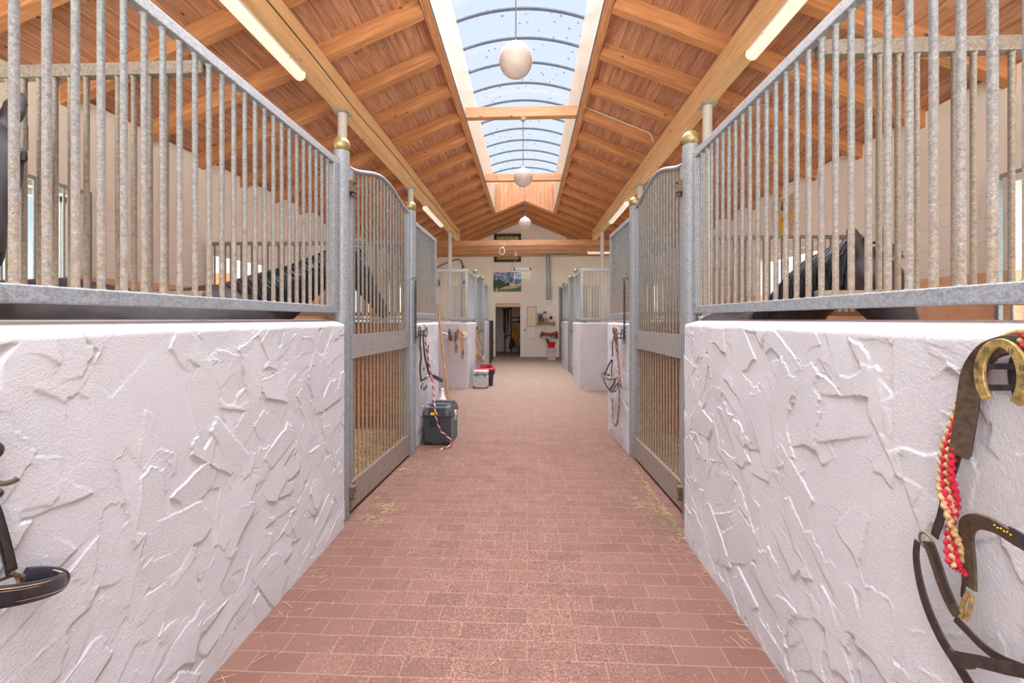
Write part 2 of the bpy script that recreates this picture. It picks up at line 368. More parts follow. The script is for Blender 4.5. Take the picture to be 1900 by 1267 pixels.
MT['yellow'] = m_simple('yellow_plastic', (226, 186, 30), .4)
MT['hide'] = m_simple('dark_bay_hide', (50, 38, 40), .6, 0, .3, 9)
MT['hide2'] = m_simple('black_hide', (44, 38, 42), .55, 0, .3, 9)
MT['mane'] = m_simple('black_horsehair', (30, 29, 34), .45, 0, .3, 80)
MT['eye'] = m_simple('dark_eye', (22, 16, 16), .05)
MT['straw'] = m_simple('straw', (160, 144, 104), .8, 0, .3, 4)
MT['stick'] = m_wood('broom_handle_wood', (150, 100, 62), (192, 142, 98), axis=2, knots=False)
def m_globe():
    m = N('opal_glass', .25); m.base(m.ramp(m.noise(m.coord(), 4, 3), [(.3, (188, 172, 166)), (.7, (204, 188, 182))]))
    m.b.inputs['Transmission Weight'].default_value = .12; m.b.inputs['Subsurface Weight'].default_value = 0; return m.mat
MT['globe'] = m_globe()
def m_pane(name, tint, milk, specks=False):
    m = N(name, .3); t = m.t; out = t.nodes['Material Output']
    tr = m.n('BsdfTransparent'); tl = m.n('BsdfTranslucent'); gl = m.n('BsdfGlossy'); gl.inputs['Roughness'].default_value = .08
    tl.inputs['Color'].default_value = lin((235, 240, 245)); c = tint
    if specks:
        v = m.coord(world=True)
        n = m.math('MULTIPLY', m.ramp(m.voro(m.coord((1,.8,1), world=True), 8.5), [(.13, K(1.0)), (.19, K(0.0))]), m.ramp(m.noise(v, 2.6, 3), [(.42, K(0.0)), (.50, K(1.0))]))
        n2 = m.ramp(m.noise(v, 45, 4, .8), [(.66, K(0.0)), (.70, K(.8))])
        x = m.math('MAXIMUM', n, n2); m.l(m.mix(m.math('MULTIPLY', x, .75), tint, (104, 98, 92)), tr.inputs['Color'])
    else: tr.inputs['Color'].default_value = c4(tint)
    a = m.n('MixShader'); a.inputs[0].default_value = milk; m.l(tr.outputs[0], a.inputs[1]); m.l(tl.outputs[0], a.inputs[2])
    b = m.n('MixShader'); b.inputs[0].default_value = .04; m.l(a.outputs[0], b.inputs[1]); m.l(gl.outputs[0], b.inputs[2])
    m.l(b.outputs[0], out.inputs['Surface']); return m.mat
MT['skypane'] = m_pane('clear_rooflight_sheet', (244, 248, 254), .015, True)
MT['glass'] = m_pane('window_glass', (240, 248, 246), .0)
# ------------------------------------------------------------------ the building
XL, XR, XC, Y0, Y1 = -4.35, 4.12, -.12, -1.6, 15.5
WH = .94                                                # half width of the rooflight well
def zraf(x): return 5.225 - .42 * abs(x - XC)            # underside of the rafters
def side_wall(name, X, out, holes):
    t = .26; x0, x1 = (X - t, X) if out < 0 else (X, X + t); m = MB(); H = 3.60
    ys = sorted({Y0, Y1, *[h[0] for h in holes], *[h[1] for h in holes]})
    for a, b in zip(ys, ys[1:]):
        hs = [h for h in holes if h[0] <= a and h[1] >= b]
        if hs:
            h = hs[0]
            if h[2] > 0: m.box(x0, x1, a, b, 0, h[2])
            m.box(x0, x1, a, b, h[3], H)
        else: m.box(x0, x1, a, b, 0, H)
    return struct(m.build(name, MT['wall_w'], smooth=False))
side_wall('wall_left', XL, -1, [(-1.2, 1.5, .95, 2.62), (9.3, 11.0, .95, 2.62), (12.5, 14.2, .95, 2.62), (2.2, 3.73, .95, 2.62), (5.42, 6.6, 0, 2.42)])  # both side walls carry extra unseen openings, added for stall light
side_wall('wall_right', XR, 1, [(-1.2, 1.5, .95, 2.62), (9.3, 11.0, .95, 2.62), (12.5, 14.2, .95, 2.62), (2.1, 3.6, .95, 2.62), (5.85, 7.35, 0, 2.52)])
DX0, DX1, DZ = -1.262, -.305, 2.07
m = MB()
m.box(XL-.26, DX0, Y1, Y1+.3, 0, 3.55); m.box(DX1, XR+.26, Y1, Y1+.3, 0, 3.55); m.box(DX0, DX1, Y1, Y1+.3, DZ, 3.55)
m.prism([(XL-.26, 3.55), (XR+.26, 3.55), (XC+.2, 5.34), (XC-.2, 5.34)], 1, Y1, Y1+.3)
struct(m.build('wall_back', MT['wall_b'], smooth=False))
m = MB(); m.box(-1.30, -1.27, Y1-.03, Y1-.0, 0, 2.2)     # thin block return beside the doorway
# dim tack room behind the doorway
m = MB(); m.box(-2.4, -2.3, Y1+.3, 18, 0, 2.6); m.box(.6, .7, Y1+.3, 18, 0, 2.6); m.box(-2.4, .7, 18, 18.1, 0, 2.6); m.box(-2.4, .7, Y1+.3, 18.1, 2.3, 2.4)
struct(m.build('wall_tack_room', MT['wall_b'], smooth=False))
m = MB(); m.box(DX0, DX1, Y1+.06, Y1+.24, 1.92, DZ+.002)
struct(m.build('door_1_lintel', m_simple('beige_lintel', (212, 186, 164), .8), smooth=False))

m = MB(); m.box(XL-.3, XR+.3, Y0-.2, 18.1, -.12, 0)
struct(m.build('floor', MT['floor'], smooth=False))
m = MB()
for a, b, c, d in ((XL, -1.45, Y0, 5.2), (1.2, XR, Y0, 5.1), (XL, -1.45, 8.5, Y1), (1.25, XR, 8.5, Y1)): m.box(a+.001, b, c, d, 0, .02)
tag(m.build('straw_bedding', m_simple('dusty_bedding', (168, 140, 98), .95, 0, .35, 12, .6), smooth=False), 'brown straw bedding spread over the stall floors', 'bedding', kind='stuff')
m = MB(); m.box(-30, 30, -30, 45, -.4, -.13)
struct(m.build('ground', m_simple('garden_ground', (190, 186, 170), .95, 0, .25, 1.5), smooth=False))

# roof boarding: two slopes that stop at the well
m = MB(); th = .03
def slope(x0, x1, y0, y1):
    z0, z1 = zraf(x0) + .182, zraf(x1) + .182
    m.add([(x0,y0,z0),(x1,y0,z1),(x1,y1,z1),(x0,y1,z0),(x0,y0,z0+th),(x1,y0,z1+th),(x1,y1,z1+th),(x0,y1,z0+th)],
          [(0,1,2,3),(4,7,6,5),(0,4,5,1),(1,5,6,2),(2,6,7,3),(3,7,4,0)])
WY1 = 13.02
slope(XL-.5, XC-WH-.02, Y0-.3, WY1); slope(XC+WH+.02, XR+.5, Y0-.3, WY1); slope(XL-.5, XC, WY1, Y1+.3); slope(XC, XR+.5, WY1, Y1+.3)
struct(m.build('ceiling', MT['plank'], smooth=False))
# rafters, each a beam of its own
def rafter_mesh(sgn, xa, name):
    # local X runs down the slope from the curb to the wall head
    xb = (XL - .02 if sgn < 0 else XR + .02); n = abs(xb - xa); L = n / math.cos(math.atan(.42)); h = .166
    mm = MB(); mm.box(0, L, -.048, .048, 0, h); return mm.mesh(name, MT['rafter'], smooth=False)
def put_rafter(me, sgn, xa, y, label, group):
    o = bpy.data.objects.new('rafter', me); col.objects.link(o)
    a = math.atan(.42); o.location = (xa, y, zraf(xa))
    o.rotation_euler = (0, a, 0) if sgn > 0 else (0, -a, 0)
    if sgn < 0: o.rotation_euler = (0, a, PI)
    tag(o, label, 'rafter', group)
RW = ['%s of those above and behind the viewer' % w for w in ('rearmost', 'second', 'third', 'fourth', 'fifth')] + ['%s' % w for w in
      ('just above the viewer', 'nearest that enters the view', 'next but one before the nearest skylight beam', 'first one past the nearest globe lamp', 'second past the nearest globe lamp', 'just before the second skylight beam',
       'just past the second skylight beam', 'third before the third skylight beam', 'second before the third skylight beam', 'just before the third skylight beam', 'just past the third skylight beam', 'last but one before the boarded skylight end', 'last before the boarded skylight end')]
for sgn, sd in ((-1, 'left'), (1, 'right')):
    xa = XC + sgn * (WH + .09); me = rafter_mesh(sgn, xa, 'rafter_long'); me2 = rafter_mesh(sgn, XC + sgn*.005, 'rafter_full')
    for k in range(-8, 10): put_rafter(me, sgn, xa, 5.2 + .785*k, 'wooden rafter of the %s slope, %s' % (sd, RW[k+8]), 'rafters of the %s roof slope' % sd)
    for y, w in ((13.1, 'first past the skylight end'), (13.9, 'second past the skylight'), (14.7, 'third past the skylight'), (15.42, 'last, lying on the end wall')): put_rafter(me2, sgn, XC + sgn*.005, y, 'wooden rafter rising to the ridge on the %s slope, %s' % (sd, w), 'ridge rafters of the %s slope' % sd)
# curbs and lining of the rooflight
for sgn, nm in ((-1, 'left'), (1, 'right')):
    a, b = sorted((XC + sgn*WH, XC + sgn*(WH+.095)))
    m = MB(); m.box(a, b, Y0, WY1, zraf(XC+WH)-.01, zraf(XC+WH)+.30); struct(m.build('trim_skylight_curb_' + nm, MT['curb'], bevel=.003, smooth=False))
    a, b = sorted((XC + sgn*(WH-.012), XC + sgn*(WH+.02)))
    m = MB(); m.box(a, b, Y0, WY1, zraf(XC+WH)+.02, 5.80); struct(m.build('wall_skylight_' + nm, MT['well'], smooth=False))
    m = MB(); x = XC + sgn*(WH-.018); m.box(x-.006, x+.006, Y0, WY1, zraf(XC+WH)-.012, zraf(XC+WH)+.012); struct(m.build('trim_flashing_' + nm, MT['galvfar'], smooth=False))
m = MB(); m.prism([(XC-WH, 4.86), (XC, zraf(XC)+.03), (XC+WH, 4.86), (XC+WH, 5.82), (XC+.5, 5.93), (XC, 5.97), (XC-.5, 5.93), (XC-WH, 5.82)], 1, WY1-.03, WY1+.03)
struct(m.build('wall_skylight_end', MT['wellend'], smooth=False))
# barrel rooflight: sheet and ribs
def arc(t, r=0.0): a = (t-.5)*2; return (XC + a*WH, 5.81 + .165*(1-a*a) + r)
m = MB(); n = 24
vs = [(arc(i/n)[0], y, arc(i/n)[1]+.05) for i in range(n+1) for y in (Y0, WY1)]
m.add(vs, [(2*i, 2*i+1, 2*i+3, 2*i+2) for i in range(n)])
struct(m.build('window_skylight', MT['skypane'], fix=False))
rib = None
for k in range(-10, 12):
    y = 5.92 + .62*k
    if y > WY1 - .1: continue
    if rib is None:
        m = MB()
        for off, w in ((.012, .016), (.028, .034)):
            for i in range(n):
                p, q = arc(i/n, off), arc((i+1)/n, off); m.bar((p[0],0,p[1]), (q[0],0,q[1]), w, .022)
        rib = m.mesh('skylight_rib', m_simple('grey_aluminium_rib', (92, 96, 110), .5, .3))
    o = bpy.data.objects.new('skylight_rib', rib); o.location = (0, y, 0); col.objects.link(o)
    nw = ('first', 'second', 'third', 'fourth', 'fifth', 'sixth', 'seventh', 'eighth', 'ninth', 'tenth'); bs = [q for q in (3.5, 6.74, 9.85) if q < y]; k0 = len([q for q in (5.92 + .62*j for j in range(-12, 14)) if (bs[-1] if bs else -9) < q < y]) if bs else round((3.5-y)/.62 - .3)
    tag(o, 'curved metal skylight rib, %s' % ('%s past the %s cross beam towards the end wall' % (nw[k0], ('nearest', 'middle', 'farthest')[len(bs)-1]) if bs else '%s before the nearest cross beam, towards the viewer' % nw[min(k0, 9)]), 'rib', 'skylight ribs')
# ties across the well, purlins on columns, ceiling ties at the far end
for y, w in ((3.5, 'nearest, above the first globe lamp'), (6.74, 'holding the second globe lamp'), (9.85, 'holding the third globe lamp')):
    m = MB(); m.box(-WH+.0, WH-.0, 0, .12, 0, .17)
    o = m.build('skylight_cross_beam', MT['tie'], bevel=.004, smooth=False); o.location = (XC, y, 4.83)
    tag(o, 'short wooden beam across the skylight opening, ' + w, 'beam', 'beams across the skylight')
for X, nm in ((-2.29, 'left'), (2.13, 'right')):
    m = MB(); m.box(-.075, .075, Y0, 13.12, -.0, .17); m.box(-.075, .075, Y0, 13.12, .175, zraf(X)-4.0+.01)
    o = m.build('purlin', MT['purlin'], bevel=.006, smooth=False); o.location = (X, 0, 4.0)
    tag(o, 'long pale timber beam running lengthwise on columns along the %s slope' % nm, 'beam')
    m = MB()
    if X < 0: m.tube(smooth_path([(X - math.copysign(.078, X), y, 4.14 + .016*math.sin(y*2.1)) for y in np.arange(Y0+.2, 13, .5)], 2), .006, 6)
    if X < 0: tag(m.build('electric_cable', m_simple('dark_green_cable', (50, 70, 52), .5)), 'thin dark cable clipped along the %s lengthwise beam' % nm, 'cable')
    cols = None
    for y, w in ((4.9, 'nearest, behind the first brass-balled gate post'), (7.8, 'middle, at the cross passage'), (11.75, 'farthest, inside the far stall block')):
        t = thing('roof_column', 'round white steel column under the %s roof beam, %s' % (nm, w), 'column', (X, y, 0), 0, 'roof columns')
        MB().cyl((0,0,.0), (0,0,3.985), .054, 24).build('shaft', MT['postwhite'], t)
        MB().box(-.085, .085, -.085, .085, 3.98, 4.0).build('cap_plate', MT['galvfar'], t, smooth=False)
for y, w in ((13.12, 'first'), (13.95, 'second'), (14.68, 'third'), (15.38, 'last, against the end wall')):
    m = MB(); L = (XR-XL)/2 - .02; m.box(-L, L, -.045, .045, 0, .175)
    o = m.build('tie_beam', MT['tie'], bevel=.004, smooth=False); o.location = ((XL+XR)/2, y, 3.835)
    tag(o, 'wooden tie beam spanning the stable before the end wall, %s of four' % w, 'beam', 'tie beams')

# ------------------------------------------------------------------ lamps
def globe(x, y, z, top, w):
    t = thing('globe_lamp', 'white opal globe pendant lamp hanging ' + w, 'lamp', (x, y, z), 0, 'globe pendant lamps')
    MB().ball((0,0,0), .155, 40, 24).build('lamp_shade', MT['globe'], t)
    MB().cyl((0,0,.15), (0,0,top-z-.02), .006, 8).build('rod', MT['grey'], t)
    MB().lathe([(.03,.145),(.034,.165),(.012,.18),(.006,.19)]).build('fitting', MT['silver'], t)
    MB().lathe([(.055,top-z-.001),(.055,top-z-.02),(.03,top-z-.05),(.008,top-z-.055)]).build('ceiling_rose', MT['silver'], t)
globe(-.115, 3.75, 3.85, 5.98, 'high under the front of the skylight, nearest of three'); globe(-.085, 6.80, 3.83, 4.83, 'from the second skylight beam, middle of three'); globe(-.08, 9.91, 3.79, 4.83, 'in front of the gable, farthest of three')
def batten(x, y, z, L, rz, label):
    t = thing('strip_light', label, 'lamp', (x, y, z), rz, 'tubular strip lights')
    n = 14; prof = [(.062*math.cos(PI+PI*i/n), -.012+.062*math.sin(PI+PI*i/n)) for i in range(n+1)]
    m = MB(); m.prism(prof, 1, -L/2+.03, L/2-.03)
    for s in (-1, 1): m.ball((0, s*(L/2-.032), -.012), .061, 16, 10, (1, .5, 1))
    m.build('diffuser', MT['tubelamp'], t, ang=50)
    MB().box(-.05, .05, -L/2+.02, L/2-.02, -.012, .025).build('base', MT['white'], t, smooth=False)
    for k in (-.3, .3): MB().box(-.067, .067, k*L-.008, k*L+.008, -.03, .0).build('clip', MT['cream'], t, smooth=False)
batten(-2.35, 3.3, 3.975, 1.6, 0, 'white strip light under the left roof beam above the near stalls')
batten(-2.33, 9.9, 3.975, 1.75, 0, 'white strip light under the left roof beam further down the aisle')
batten(2.12, 3.15, 3.975, 1.6, 0, 'white strip light under the right roof beam above the near stalls')
batten(2.14, 9.7, 3.975, 1.7, 0, 'white strip light under the right roof beam further down the aisle')
batten(2.95, 14.25, 3.80, 1.75, PI/2, 'white strip light hung crosswise below the far tie beams')

# ------------------------------------------------------------------ trowelled half walls
def trowel(L, H, res, seed):
    rg = np.random.default_rng(seed); nx, nz = int(L/res)+2, int(H/res)+2
    h = np.zeros((nz, nx), np.float32); S, Z = np.meshgrid(np.arange(nx)*res, np.arange(nz)*res)
    nn = int(L*H*84)
    for i in range(nn):
        cs, cz = rg.uniform(-.05, L+.05), rg.uniform(-.05, H+.05); a = rg.normal(1.05, .75); ln, wd = rg.uniform(.10, .34), rg.uniform(.06, .17)
        R_ = math.hypot(ln, wd)/1.0+.03
        i0, i1 = max(0, int((cs-R_)/res)), min(nx, int((cs+R_)/res)+1); j0, j1 = max(0, int((cz-R_)/res)), min(nz, int((cz+R_)/res)+1)
        if i1 <= i0 or j1 <= j0: continue
        s_, z_ = S[j0:j1, i0:i1]-cs, Z[j0:j1, i0:i1]-cz
        u = s_*math.cos(a)+z_*math.sin(a); v = -s_*math.sin(a)+z_*math.cos(a)
        p = rg.uniform(0, 6, 8); k = rg.uniform(.0, 1.0)
        eu = ln/2 + .010*np.sin(v*38+p[0]) + .006*np.sin(v*95+p[1]) + .003*np.sin(v*240+p[2]) + v*rg.uniform(-.5, .5) - 1.2*v*v/wd*k
        ev = wd/2 + .003*np.sin(u*14+p[3]) + .0012*np.sin(u*70+p[4]) + .0009*np.sin(u*200+p[6]) + u*rg.uniform(-.22, .22)
        eu2 = ln/2 + .008*np.sin(v*50+p[5]) + v*rg.uniform(-.4, .4)
        dm = np.minimum(np.minimum(eu-u, eu2+u), np.minimum(ev-v, ev+v)); inside = dm > 0
        if not inside.any(): continue
        cur = h[j0:j1, i0:i1]; mean = cur[inside].mean()
        st = .00022*np.sin(v*rg.uniform(480, 760)+p[6]+1.5*np.sin(u*9)) + .00018*np.sin(v*1150+p[7]) if rg.random() < .6 else 0
        new = .55*mean + .1*cur + rg.uniform(-.0008, .0034) + u*rg.uniform(-.016, .022) + v*rg.uniform(-.045, .045) + st
        w = np.clip(dm/.002, 0, 1); which = (ev-v < np.minimum(eu2+u, ev+v)) | (eu-u < np.minimum(eu2+u, ev+v))
        ridge = np.where(which, 1.0, .2)*np.exp(-((dm-.0028)/.0024)**2)*rg.uniform(.0000, .0030)*(.6+.4*np.sin((u+v)*60+p[1]))*(.75+.25*np.sin((u-v)*400+p[2]))
        h[j0:j1, i0:i1] = np.where(inside, cur*(1-w)+new*w+ridge, cur)
    h -= h.mean(); return np.clip(h, -.007, .010)*1.1

def stucco(name, path, zt, th, side, res, seed, amp=1.0, slope=.028):
    P = [np.array(p, float) for p in path]; seg = [np.linalg.norm(b-a) for a, b in zip(P, P[1:])]; L = sum(seg)
    ns = int(L/res)+1; ss = np.linspace(0, L, ns); pts = []; nr = []
    for s in ss:
        k = 0; r = s
        while k < len(seg)-1 and r > seg[k]: r -= seg[k]; k += 1
        d = (P[k+1]-P[k])/seg[k]; pts.append(P[k]+d*r); nr.append(np.array([d[1], -d[0]])*side)
    pts = np.array(pts); nr = np.array(nr)
    if len(P) > 2:                                       # soften the corner
        for _ in range(int(.05/res)): 
            q = nr.copy(); q[1:-1] = (nr[:-2]+nr[1:-1]+nr[2:])/3; nr = q/np.linalg.norm(q, axis=1)[:, None]
            pp = pts.copy(); pp[1:-1] = (pts[:-2]+2*pts[1:-1]+pts[2:])/4; pts = pp
    rad = .022; nz = int((zt-rad)/res)
    prof = [(0.0, z, 1.0) for z in np.linspace(0, zt-rad, nz)]
    for a in np.linspace(0, PI/2, 6)[1:]: prof.append((-rad+rad*math.cos(a), zt-rad+rad*math.sin(a), .5-.4*a/PI*2))
    prof += [(-.05, zt+slope*.3, .15), (-th+.02, zt+slope, .1), (-th, zt+slope-.02, 0), (-th, 0, 0)]
    hh = trowel(L, zt, res, seed); npf = len(prof); V = np.zeros((npf, ns, 3))
    edge = np.minimum(ss, L-ss); rr = np.where(edge < .02, .02-np.sqrt(np.maximum(0, .02**2-(.02-edge)**2)), 0)
    ix = np.minimum((ss/res).astype(int), hh.shape[1]-1)
    for j, (o, z, w) in enumerate(prof):
        jz = min(int(min(z, zt)/res), hh.shape[0]-1)
        d = o + hh[jz, ix]*w*amp - (rr if o > -.03 else 0)
        V[j, :, :2] = pts + nr*d[:, None]; V[j, :, 2] = z
    idx = np.arange(npf*ns).reshape(npf, ns); a = idx[:-1, :-1].ravel(); b = idx[:-1, 1:].ravel(); c = idx[1:, 1:].ravel(); d = idx[1:, :-1].ravel()
    F = np.stack([a, b, c, d] if side > 0 else [a, d, c, b], 1)
    if False: pass
    me = bpy.data.meshes.new(name); nf = len(F)
    e0 = idx[:, 0].tolist(); e1 = idx[:, -1].tolist()
    me.vertices.add(npf*ns); me.vertices.foreach_set('co', V.astype(np.float32).ravel())
    me.loops.add(nf*4 + len(e0)*2); lv = F.ravel().tolist() + (e0 if side > 0 else e0[::-1]) + (e1[::-1] if side > 0 else e1)
    me.loops.foreach_set('vertex_index', lv); me.polygons.add(nf+2)
    me.polygons.foreach_set('loop_start', [4*i for i in range(nf)] + [4*nf, 4*nf+len(e0)])
    me.polygons.foreach_set('use_smooth', [True]*nf + [False]*2); me.update(calc_edges=True); me.validate()
    me.materials.append(MT['stucco']); o = bpy.data.objects.new(name, me); col.objects.link(o); return struct(o)
stucco('wall_stall_near_left', [(-1.28, -.9), (-1.28, 2.785)], 1.42, .155, 1, .0034, 11)
stucco('wall_stall_near_right', [(1.03, -.9), (1.03, 2.725)], 1.42, .155, -1, .0034, 23)
stucco('wall_stall_middle_left', [(-1.255, 4.375), (-1.235, 5.55)], 1.40, .15, 1, .007, 31)
stucco('wall_stall_middle_right', [(1.075, 4.375), (1.04, 5.36)], 1.40, .15, -1, .007, 41)
stucco('wall_stall_far_left', [(XL+.02, 8.36), (-1.24, 8.36), (-1.24, 9.7)], 1.37, .15, 1, .012, 51, .8)
stucco('wall_stall_far_right', [(XR-.02, 8.30), (1.055, 8.30), (1.06, 9.7)], 1.37, .15, -1, .012, 61, .8)
stucco('wall_stall_end_left', [(-1.25, 11.46), (-1.25, 13.0)], 1.37, .13, 1, .02, 71, .8)
stucco('wall_stall_end_right', [(1.09, 11.42), (1.09, 13.3)], 1.37, .13, -1, .02, 81, .8)

# ------------------------------------------------------------------ steel work
def frame2(p0, p1): p0, p1 = Vector(p0), Vector(p1); d = p1-p0; return d.length, math.atan2(d.y, d.x)
bar_cache = {}
def bar_mesh(z0, z1, mat, r=.0103):
    k = (round(z0, 3), round(z1, 3), mat, r)
    if k not in bar_cache:
        m = MB(); m.tube([(0,0,z0), (0,0,z0+.008), (0,0,z1-.008), (0,0,z1)], [r*1.5, r, r, r*1.5], 12, cap=False); bar_cache[k] = m.mesh('bar', MT[mat], ang=60)
    return bar_cache[k]
def add_bar(t, x, z0, z1, mat, r=.0103, y=0):
    o = bpy.data.objects.new('bar', bar_mesh(z0, z1, mat, r)); col.objects.link(o); o.parent = t; o.location = (x, y, 0)
def grille(label, p0, p1, z0, z1, mat='galvbar', frame='galv', sp=.0722, rail=.05, dep=.04, stile=(1, 1), group=None, name='bar_grille', cat='grille', first=None, r=.0103, zb=None):
    L, a = frame2(p0, p1); t = thing(name, label, cat, (p0[0], p0[1], 0), a, group)
    MB().box(0, L, -dep/2, dep/2, z1-rail, z1).build('top_rail', MT['galvfar' if frame == 'galv' else frame], t, bevel=.005)  # paler steel on galv top rails paints in the light from above
    MB().box(0, L, -dep/2, dep/2, z0, z0+rail).build('bottom_rail', MT[frame], t, bevel=.005)
    if stile[0]: MB().box(0, rail, -dep/2, dep/2, z0+rail, z1-rail).build('stile', MT[frame], t, bevel=.004)
    if stile[1]: MB().box(L-rail, L, -dep/2, dep/2, z0+rail, z1-rail).build('stile', MT[frame], t, bevel=.004)
    x = L - rail - (first if first else sp*.75)
    while x > rail + .02: add_bar(t, x, z0+rail-.002, z1-rail+.002, mat, r); x -= sp
    return t
grille('long galvanised bar grille on the near left half wall', (-1.352, -.85), (-1.352, 2.775), 1.493, 2.575)
grille('long galvanised bar grille on the near right half wall', (1.135, -.85), (1.135, 2.80), 1.487, 2.585)
grille('short bar grille between the brass-balled post and the cross passage, left side', (-1.30, 4.37), (-1.288, 5.56), 1.47, 2.56)
grille('short bar grille between the brass-balled post and the cross passage, right side', (1.12, 4.37), (1.09, 5.38), 1.47, 2.56)
grille('dusty bar grille dividing two near stalls on the left, seen from its side', (XL+.02, 1.67), (-1.375, 1.67), 1.515, 2.545, 'galvdirty', 'galvdirty', rail=.055, sp=.071, stile=(1, 0), first=.12)
grille('dusty bar grille dividing two near stalls on the right, seen from its side', (XR-.02, 1.67), (1.158, 1.67), 1.505, 2.56, 'galvdirty', 'galvdirty', rail=.06, sp=.072, stile=(1, 0), first=.18)
grille('bar grille closing the second left stall towards the cross passage', (XL+.02, 5.29), (-1.33, 5.29), 1.49, 2.487, 'galvdirty', 'galvdirty', rail=.05, sp=.0735)
grille('bar grille closing the second right stall towards the cross passage', (XR-.02, 5.15), (1.13, 5.15), 1.49, 2.487, 'galvdirty', 'galvdirty', rail=.05, sp=.0735)
# far block
FZ0, FZ1 = 1.425, 2.49
grille('pale front grille of the far left stall block facing the cross passage', (XL+.03, 8.42), (-1.262, 8.42), FZ0, FZ1, 'galvfar', 'galvfar', rail=.055, sp=.075)
grille('pale front grille of the far right stall block facing the cross passage', (XR-.03, 8.38), (1.075, 8.38), FZ0, FZ1, 'galvfar', 'galvfar', rail=.055, sp=.075)
grille('aisle-side grille of the far left block before its gate', (-1.29, 8.47), (-1.29, 9.70), FZ0, FZ1, 'galvfar', 'galvfar')
grille('aisle-side grille of the far right block before its gate', (1.10, 8.43), (1.13, 9.70), FZ0, FZ1, 'galvfar', 'galvfar')
grille('last aisle grille on the left, over the narrow white wall', (-1.29, 11.45), (-1.29, 12.75), FZ0, FZ1, 'galvfar', 'galvfar')
grille('aisle grille on the right between the two far gates', (1.14, 11.40), (1.15, 13.30), FZ0, FZ1, 'galvfar', 'galvfar')
grille('low inner divider grille beside the far left roof column', (-2.26, 11.75), (-1.34, 11.75), 1.38, 2.41, 'galvfar', 'galvfar', sp=.08, rail=.03)
grille('low inner divider grille beside the far right roof column', (2.10, 11.75), (1.20, 11.75), 1.38, 2.41, 'galvbar', 'galv', sp=.08, rail=.03)
# boarded lower partitions
def boards(label, p0, p1, H):
    L, a = frame2(p0, p1); t = thing('board_partition', label, 'partition', (p0[0], p0[1], .0), a)
    MB().box(0, L, -.022, .022, .02, H).build('boards', MT['stallwood'], t, smooth=False)
    MB().box(0, L, -.032, .032, H, H+.03).build('capping', MT['oldiron'], t, smooth=False)
boards('brown board partition below the dividing grille, near left stalls', (XL+.02, 1.67), (-1.45, 1.67), 1.36)
boards('brown board partition below the dividing grille, near right stalls', (XR-.02, 1.67), (1.2, 1.67), 1.36)
boards('brown board partition at the passage end of the left stall', (XL+.02, 5.29), (-1.40, 5.29), 1.37)
boards('brown board partition at the passage end of the right stall', (XR-.02, 5.15), (1.21, 5.15), 1.37)
for X, Y, nm in ((-1.42, 5.47, 'left'), (1.23, 5.30, 'right')):
    pass
def post(x, y, zb, label, r=.054, mat='galv'):
    t = thing('gate_post', label, 'post', (x, y, 0), 0, 'gate posts with brass balls')
    MB().cyl((0,0,0), (0,0,zb-.05), r, 32).build('shaft', MT[mat], t)
    MB().ball((0,0,zb), .0575, 32, 20).build('brass_ball', MT['brass'], t)
NL, FL, NR, FR = (-1.354, 2.885), (-1.262, 4.30), (1.172, 2.975), (1.118, 4.30)
post(*NL, 2.715, 'galvanised post with brass ball at the hinge side of the near left gate')
post(*FL, 2.66, 'galvanised post with brass ball and hanging chain, latch side of the near left gate')
post(*NR, 2.755, 'galvanised post with brass ball at the hinge side of the near right gate')
post(*FR, 2.68, 'galvanised post with brass ball and hanging chain, latch side of the near right gate')
post(-1.29, 9.78, 2.60, 'far left gate post with brass ball beside the wall carrying the brushing pads', mat='galvfar')
post(-1.29, 11.37, 2.60, 'last left gate post with brass ball', mat='galvfar')
post(1.15, 9.80, 2.61, 'far right gate post with brass ball, nearer one of the far gate', mat='galvfar')
post(1.16, 11.32, 2.60, 'far right gate post with brass ball, farther end of the far gate', mat='galvfar')
post(1.18, 13.42, 2.60, 'post with brass ball before the last right gate', mat='galvfar')
post(1.19, 15.05, 2.60, 'last right post with brass ball close to the end wall', mat='galvfar')

